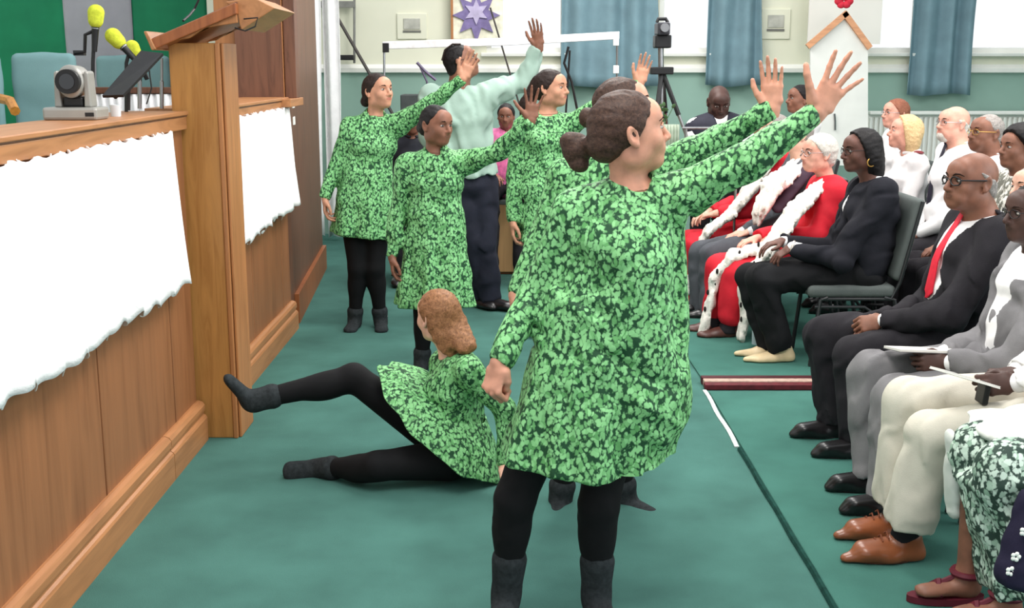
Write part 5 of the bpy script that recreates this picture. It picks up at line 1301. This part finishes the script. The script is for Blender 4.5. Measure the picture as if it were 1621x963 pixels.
# A: robed person furthest along the front row
Y = 8.58
P = seated('person in red and white robe, furthest along the front row', 1.98, Y, HD(1226, 206, Y), s=1.0, skin='light', build='m', look=(-1, -.2, .1), fat=.03,
    knee={'R': W(1095, 388, Y+.08), 'L': W(1104, 392, Y-.10)}, ank={'R': W(1094, 478, Y+.08), 'L': W(1104, 480, Y-.10)}, wr={'R': W(1120, 336, Y), 'L': W(1132, 338, Y-.1)}, h=.012, hh=.006)
hair(P, 'short', m_hsalt, e=.006); J = P.J
robe = [(infl(p, .03), k) for p, k in P.torso] + sleeves(P, .028) + [(infl(p, .035), k) for kk in P.leg for p, k in P.leg[kk][:1]]
for k in 'RL': robe += [(Cap(J['kn'+k], J['an'+k], .11, .10), .04)]
garment(P, 'robe', robe + neckhole(P, .060) + cuffcut(P, .9), m_red, disp=wob(13, .007, 30))
fur_band(P, [W(1222, 250, Y-.2), W(1190, 296, Y-.26), W(1160, 335, Y-.24), W(1122, 365, Y-.2), W(1098, 400, Y-.14), W(1090, 462, Y-.16)], [.09, .10, .08, .05, .04, .04], spots=False)
for k in 'RL': shoe(P, k, m_blackl)
seat_for(1.98, Y, 'grey upholstered chair under the furthest robed person')

# F: man in grey suit
Y = 4.47
P = seated('man in grey suit with open jacket, booklet across his lap, at right edge', 2.02, Y, HD(1634, 338, Y), nk=W(1664, 400, Y), s=1.0, skin='deep', build='m', look=(-1, -.2, -.02), fat=.03,
    knee={'R': W(1378, 590, Y+.12), 'L': W(1412, 632, Y-.13)}, ank={'R': V3(1.47, Y+.05, .10), 'L': V3(1.46, Y-.20, .10)}, wr={'R': W(1492, 562, Y+.06), 'L': W(1498, 574, Y-.12)}, el={'L': W(1610, 585, Y-.25), 'R': W(1575, 530, Y+.2)},
    hands={'L': ('grip', (-1, .12, .02), (-.1, -.95, .2)), 'R': ('grip', (-1, -.12, .06), (0, .1, 1))}, h=.009, hh=.0042)
hair(P, 'short', m_hblack, e=.004, line=-.01); glasses(P, m_black)
shirt(P, m_whites, e=.010, arms=False); jacket(P, m_suitg, e=.026, bot=.05, opening=.11, deep=.48, length=.12, seed=9); trousers(P, m_suitg, e=.02, flare=.088, knee=.088)
for k in 'RL': shoe(P, k, m_blackl, pointy=.4)
seat_for(2.02, Y, 'grey upholstered chair under the man in the grey suit')
m_paper = M('paper', (226, 222, 216), .7, .2, .02, 10, 0)
def booklet(p0, p1, depth, th, label, cover):
    d = (p1-p0)/2; c_ = (p0+p1)/2; dv = V3(0, .98, -.16)*depth; n = nrm(np.cross(d, dv)); n = n if n[2] > 0 else -n
    t = empty('booklet', tuple(c_), label, 'booklet')
    b = B(tuple(c_)); b.obox(c_, d, dv, n*th); b.build('pages', m_paper, t)
    b = B(tuple(c_)); b.obox(c_ - n*(th+.0015), d*1.01, dv*1.02, n*.0015); b.build('cover', cover, t)
    return t
booklet(W(1412, 552, Y-.02), W(1532, 556, Y-.02), .10, .004, "thin grey booklet in the grey suited man's hands", M('grey_cover', (120, 116, 116), .6))

# G: cream trousers and white jacket, head above and right of the frame
Y = 3.93
P = seated('person in white jacket and cream trousers with tan brogues holding a phone and card', 2.03, Y, V3(1.98, Y, 1.27), s=1.0, skin='deep', build='m', look=(-1, -.1, -.1), fat=.02,
    knee={'R': W(1440, 636, Y+.10), 'L': W(1476, 690, Y-.13)}, ank={'R': V3(1.40, Y+.10, .10), 'L': V3(1.37, Y-.10, .10)}, wr={'R': W(1608, 590, Y+.06), 'L': W(1606, 606, Y-.08)}, el={'L': V3(2.02, Y-.24, .74), 'R': V3(2.02, Y+.20, .76)},
    hands={'L': ('grip', (-1, .1, -.12), (-.1, -.95, .3)), 'R': ('grip', (-1, -.15, .05), (0, .1, 1))}, h=.009, hh=.0045)
hair(P, 'short', m_hblack, e=.004)
shirt(P, m_whites, e=.010, arms=False); jacket(P, M('white_jacket', (232, 230, 228), .8, .15, .02, 10, .2), e=.024, opening=.06, length=.10, seed=12); trousers(P, m_cream_, e=.02, flare=.088, knee=.088, wamp=.006, drop=-.045)
for k in 'RL':
    sock(P, k, M('black_sock', (22, 22, 26), .9), e=.004); o = shoe(P, k, m_tanl, M('tan_sole', (70, 40, 26), .5), pointy=.95, h=.006)
    b = B(P.base); a = P.J['an'+k]
    for i in range(4):
        q = V3(a[0]-.065-.020*i, a[1], .108-.012*i); b.tube([q + V3(0, -.026, -.012), q + V3(0, 0, .004), q + V3(0, .026, -.012)], .003, 6)
    b.build('laces', M('tan_lace', (110, 58, 36), .6), o)
seat_for(2.03, Y, 'grey upholstered chair under the person in cream trousers')
booklet(W(1484, 584, Y-.10), W(1570, 610, Y-.10), .07, .003, 'white folded card held in dark hands at right edge', m_white)
b = B(tuple(W(1556, 620, Y-.10))); b.obox(W(1556, 622, Y-.10), (.010, 0, .0), (0, .035, 0), (0.004, 0, .035)); tag(b.build('phone', m_black, bevel=.004), 'small black phone held under the white card', 'phone')

# H: person in leaf patterned skirt
Y = 3.40
m_skirt = M_leaf('skirt_print', (48, 66, 58), (128, 160, 138), (200, 218, 204), 60, (.92, .74))
P = seated('woman in dark and pale green leaf patterned skirt, nearest in the front row', 1.94, Y, V3(1.94, Y, 1.25), s=1.0, skin='brown', build='f', look=(-1, -.1, -.1), fat=.03,
    knee={'R': V3(1.47, Y+.10, .52), 'L': V3(1.47, Y-.10, .52)}, ank={'R': V3(1.46, Y+.10, .10), 'L': V3(1.52, Y-.06, .10)}, wr={'R': V3(1.78, Y+.1, .68), 'L': V3(1.80, Y-.1, .68)}, h=.010, hh=.005)
hair(P, 'bun', m_hblack)
shirt(P, m_whites, e=.014)
sk = [(infl(P.torso[0][0], .03), .05)]
for k in 'RL': sk += [(Cap(P.J['hi'+k], P.J['kn'+k], .12, .095), .05)]
k0 = (P.J['knR'] + P.J['knL'])/2
fold = lambda q, th: .05*q*(np.sin(9*th + .6*np.sin(2*th)) + .5*np.sin(15*th))
sk += [(ECap(k0 + V3(.03, 0, .0), V3(1.66, Y-.04, .20), (.20, .14), (.25, .21), V3(0, 1, 0), rc=.02, fold=fold), .05)]
garment(P, 'skirt', sk, m_skirt, disp=wob(21, .007, 30), h=.009)
cl = [(ECap(k0 + V3(.02, .08, .085), V3(1.9, Y+.06, .65), (.13, .022), (.15, .022), V3(0, 1, 0)), .0), (ECap(k0 + V3(-.085, .13, .03), V3(1.42, Y+.15, .30), (.05, .02), (.04, .02), V3(0, 1, 0)), .04)]
garment(P, 'white_wrap', cl, M('white_cloth', (214, 216, 210), .8, .1, .02, 10, .3, 40), disp=wob(22, .005, 30))
m_sand = M('burgundy_strap', (96, 30, 44), .5)
for k in 'RL':
    a = P.J['an'+k]; b = B(P.base)
    b.tube([a + V3(.045*math.cos(t), .043*math.sin(t), .01) for t in [i*math.pi/7 for i in range(14)]], .011, 6, closed=True)
    b.tube([a + V3(-.10, -.042, -.055), a + V3(-.09, 0, -.02), a + V3(-.10, .042, -.055)], .012, 6)
    b.tube([a + V3(-.03, 0, .0), a + V3(-.07, 0, -.02), a + V3(-.10, 0, -.03)], .010, 6)
    b.prism([(a[0]-.065+.125*math.cos(q_), a[1]+.044*math.sin(q_), .012) for q_ in [i*math.pi/10 for i in range(20)]], (0, 0, .022)); b.build('sandal', m_sand, P.o)
seat_for(1.96, Y, 'grey upholstered chair under the woman in the patterned skirt')
# dark flowered bag at the right edge
bgp = W(1612, 860, 3.15); t = empty('fabric_bag', tuple(bgp), 'dark navy fabric bag with round white flowers, hanging at lower right edge', 'bag')
V, Q = sculpt([(RBox(bgp + V3(.06, 0, .0), (.10, .05, .14), frame_of((-.3, 1, .0), (.35, 0, 1)), .03), 0, 'u')], .009, disp=wob(31, .006, 30)); to_mesh('bag_body', V, Q, M('navy_cloth', (34, 30, 52), .8, .2, .05, 20, .3), t, tuple(bgp))
for i, (px, py) in enumerate(((1608, 882), (1622, 842), (1600, 905))):
    q = W(px, py, 3.085); b = B(tuple(bgp))
    for j in range(5): b.ball(q + V3(.009*math.cos(j*1.256), 0, .009*math.sin(j*1.256)), [.0065, .004, .0065], 8, 6)
    b.build('white_flower', m_white, t)

# second and third rows ------------------------------------------------
def row2(label, px, py, Y, look=(-1, -.25, .08), shirtm=m_whites, hairst='short', hm=m_hdark, gl=None, he=.006, chairlab=None, hl=.0, jk=None, xh=None, **kw):
    hd_ = W(px, py, Y); P = seated(label, (xh or hd_[0]+.03), Y, hd_, look=look, h=.012, hh=kw.pop('hh', .0048), nk=hd_ + V3(.05, 0, -.150), **kw)
    if hairst: hair(P, hairst, hm, e=he, line=hl)
    if gl: glasses(P, gl)
    shirt(P, shirtm, e=.016, wamp=.005)
    if jk: jacket(P, jk, opening=.06)
    trousers(P, kw.get('tr') or m_suitb, e=.02, h=.014)
    for k in 'RL': shoe(P, k, m_blackl, h=.01)
    seat_for(hd_[0]+.04 if xh is None else xh, Y, chairlab)
    return P
P = row2('blond haired woman in white uniform shirt with dark red shoulder badges, behind the blazer', 1433, 211, 8.1, look=(-1, .1, .15), hairst='bob', hm=m_hblond, he=.018, skin='pink', build='f', chairlab='grey chair under the blond woman in white uniform')
for sg in (-1, 1):
    q = P.J['shL' if sg < 0 else 'shR'] + UPZ*.075 + V3(0, 0, .0); b = B(P.base); b.ball(q, [.030, .060, .012], 10, 6); b.build('shoulder_badge', M('maroon_badge', (120, 40, 48), .6), P.o)
P = row2('white bearded bald man with glasses, white shirt and long dark tie', 1510, 197, 7.6, skin='pink', build='m', hairst='fringe', hm=m_hgrey, he=.002, gl=m_steel, fat=.03, old=1, chairlab='grey chair under the white bearded man', nose=1.1)
garment(P, 'beard', [(Ell(P.H(0, .072, -.078), V3(.040, .034, .034), P.HR), .02), (Ell(P.H(0, .05, -.095), V3(.030, .03, .022), P.HR), .02), (Ell(P.H(0, .115, -.052), V3(.02, .012, .012), P.HR), .006, 's')], m_hgrey, h=.005)
tie(P, M('dark_tie', (40, 38, 52), .6), length=.46, e=.030)
P = row2('dark skinned man with thin gold glasses and grey stubble hair, behind the bald man', 1562, 212, 7.0, skin='brown', build='m', hairst='short', hm=m_hsalt, he=.002, gl=m_gold, fat=.02, old=1, chairlab='grey chair under the man with gold glasses', hl=-.01)
P = row2('man with short black afro in pale patterned shirt near the right edge', 1612, 236, 6.55, skin='brown', build='m', hairst='afro', hm=m_hblack, he=.018, chairlab='grey chair under the man with the afro', shirtm=M_leaf('pale_print', (110, 110, 100), (200, 196, 186), (232, 228, 220), 40, (.85, .65)), hl=.006)
P = row2('red brown haired man with glasses partly behind the blond woman', 1418, 181, 9.3, skin='pink', build='m', hairst='short', hm=m_hred, he=.010, gl=m_steel, chairlab='grey chair under the red brown haired man', hl=.006)
P = row2('person seen behind the bald man resting chin on a pale hand at right edge', 1634, 300, 5.7, skin='light', build='m', hairst='short', hm=m_hsalt, he=.006, chairlab='grey chair under the person resting chin on hand', shirtm=M('grey_top', (130, 120, 126), .8),
    wr={'L': W(1608, 345, 5.50), 'R': V3(2.2, 5.8, .65)}, el={'L': W(1600, 440, 5.46)}, hands={'L': ('relax', (.1, .0, 1), (-1, -.4, 0))}, xh=2.72)
P = row2('dark haired person whose head shows just beside the palm of the raised hand', 1266, 158, 9.6, skin='brown', build='m', hairst='short', hm=m_hblack, he=.008, chairlab='grey chair behind the raised hands, nearest the board')
P = row2('balding person whose crown shows above the raised green sleeve', 1190, 200, 10.2, skin='mid', build='m', hairst='fringe', hm=m_hsalt, he=.002, chairlab='grey chair behind the raised green sleeve')

# man in waistcoat looking down, on a high stool
Y = 9.5
J = dict(pel=W(1138, 262, Y), nk=W(1138, 190, Y+.02), hd=W(1138, 162, Y-.03), shR=W(1102, 203, Y), shL=W(1176, 203, Y), elR=W(1094, 246, Y-.05), elL=W(1180, 244, Y-.05), wrR=W(1130, 238, Y-.26), wrL=W(1150, 234, Y-.26),
    knR=W(1112, 290, Y-.42), knL=W(1164, 290, Y-.42)); J['anR'] = J['knR'] + V3(0, .05, -.46); J['anL'] = J['knL'] + V3(0, .05, -.46)
P = make_person('bald man in dark waistcoat and white shirt looking down under the blue curtain', J, (0, -1, 0), (.05, -.92, -.40), (0, -.35, 1), skin='deep', build='m', h=.011, hh=.005, fat=.01, s=1.12,
    hands={'R': ('lap', (.9, -.3, 0), (0, -.5, 1)), 'L': ('lap', (-.9, -.3, 0), (0, -.5, 1))})
shirt(P, m_whites, e=.012, wamp=.003, short=True)
wc_ = [(infl(p, .030), k) for p, k in P.torso] + [(ECap(P.J['nk'] + P.fw*.06 + P.up*.03, P.waist + P.up*.04 + P.fw*.15, (.060, .12), (.01, .12), P.rt, rc=.03), .006, 's')] + neckhole(P, .07)
for k in 'RL': q_ = P.J['sh'+k] + nrm(P.J['sh'+k]-P.J['nk'])*.025; wc_ += [(Cap(q_ + P.up*.05, q_ - P.up*.12, .055, .05), .006, 's')]
garment(P, 'waistcoat', wc_, M('waistcoat', (46, 46, 58), .7, .2, .06, 20, .2), h=.009)
trousers(P, m_suitb)
for k in 'RL': shoe(P, k, m_blackl, h=.01)
t = empty('stool', (float(J['pel'][0]), Y, 0), 'high stool under the man in the waistcoat', 'stool'); og = (float(J['pel'][0]), Y, 0)
b = B(og); zs = J['pel'][2]-.12; b.lathe([(0, zs-.05), (.17, zs-.05), (.18, zs-.03), (.18, zs-.01), (.16, zs), (0, zs)], (og[0], og[1], 0), 20); b.build('seat', m_seat, t)
for i in range(4):
    b = B(og); an = math.pi/4 + i*math.pi/2; b.tube([(og[0]+.10*math.cos(an), Y+.10*math.sin(an), zs-.05), (og[0]+.20*math.cos(an), Y+.20*math.sin(an), .03)], .014, 8); b.build('leg', m_frame, t)
b = B(og); b.tube([(og[0]+.16*math.cos(i*math.pi/8), Y+.16*math.sin(i*math.pi/8), .35) for i in range(16)], .010, 6, closed=True); b.build('foot_ring', m_frame, t)

# far people glimpsed between the dancers
def far(label, px, py, Y, top, skin, look, s=.9, hm=m_hblack, st='short', **kw):
    hd_ = W(px, py, Y); J = dict(hd=hd_, nk=hd_ + V3(0, .03, -.15*s), pel=hd_ + V3(0, .04, -.68*s))
    for k, sg in (('R', -1), ('L', 1)):
        J['kn'+k] = J['pel'] + V3(sg*.11, -.36*s, -.02); J['an'+k] = V3(J['kn'+k][0], J['kn'+k][1]+.04, .10); J['hi'+k] = J['pel'] + V3(sg*.08, 0, -.02)
        J['el'+k] = J['nk'] + V3(sg*.22*s, -.02, -.28*s); J['wr'+k] = J['pel'] + V3(sg*.08, -.22, .10)
    P = make_person(label, J, (0, -1, 0), look, skin=skin, build='f', s=s, h=.013, hh=.006, hands={'R': ('lap', (.2, -1, -.1), (0, 0, 1)), 'L': ('lap', (-.2, -1, -.1), (0, 0, 1))})
    hair(P, st, hm, e=.010); shirt(P, top, e=.014); trousers(P, m_suitb, h=.014)
    for k in 'RL': shoe(P, k, m_blackl, h=.011)
    t = empty('bench_seat', (float(J['pel'][0]), Y+.05, 0), 'plain dark seat under the '+('dark haired child in pink' if 'child' in label else 'person in the black top'), 'stool'); z = float(J['pel'][2]-.11*s); og = (float(J['pel'][0]), Y+.05, 0)
    b = B(og); b.box((og[0]-.18, Y-.12, z-.04), (og[0]+.18, Y+.22, z)); b.build('seat', m_seat, t, bevel=.01)
    for sx in (-1, 1):
        for sy in (0, 1):
            b = B(og); b.box((og[0]+sx*.15-.015, Y-.10+sy*.27, 0), (og[0]+sx*.15+.015, Y-.07+sy*.27, z-.04)); b.build('leg', m_frame, t)
    return P
P = far('dark haired child in bright pink top between the singer and ponytailed dancer', 801, 184, 9.3, M('pink_top', (226, 120, 170), .7, .2, .12, 30, .2), 'brown', (-.1, -1, -.1), s=.82)
P = far('person in black top mostly hidden between the two left dancers', 653, 190, 9.4, M('black_top', (36, 38, 46), .8), 'brown', (.1, -1, -.1), s=.95)
# bags under the chairs
for i, (x, y, lab) in enumerate(((2.12, 6.70, 'dark bag on the floor under the blazer woman\'s chair'),)):
    t = empty('handbag', (x, y, 0), lab, 'bag'); V, Q = sculpt([(RBox((x, y, .15), (.15, .12, .11), None, .05), 0, 'u')], .012, disp=wob(i+40, .008, 25)); to_mesh('bag_body', V, Q, M('dark_bag', (44, 46, 52), .6), t, (x, y, 0))
    b = B((x, y, 0)); b.tube([(x-.08, y, .24), (x-.05, y, .33), (x+.05, y, .33), (x+.08, y, .24)], .010, 6); b.build('handle', m_black, t)
q = G(1198, 545, .03); b = B(tuple(q)); b.lathe([(0, 0), (.032, 0), (.032, .13), (.012, .16), (.012, .18), (0, .18)], (q[0], q[1], .031), 14); tag(b.build('water_bottle', M('bottle_plastic', (170, 184, 190), .15, .5, .05, 10, 0)), 'small clear water bottle by the beige shoes', 'bottle')
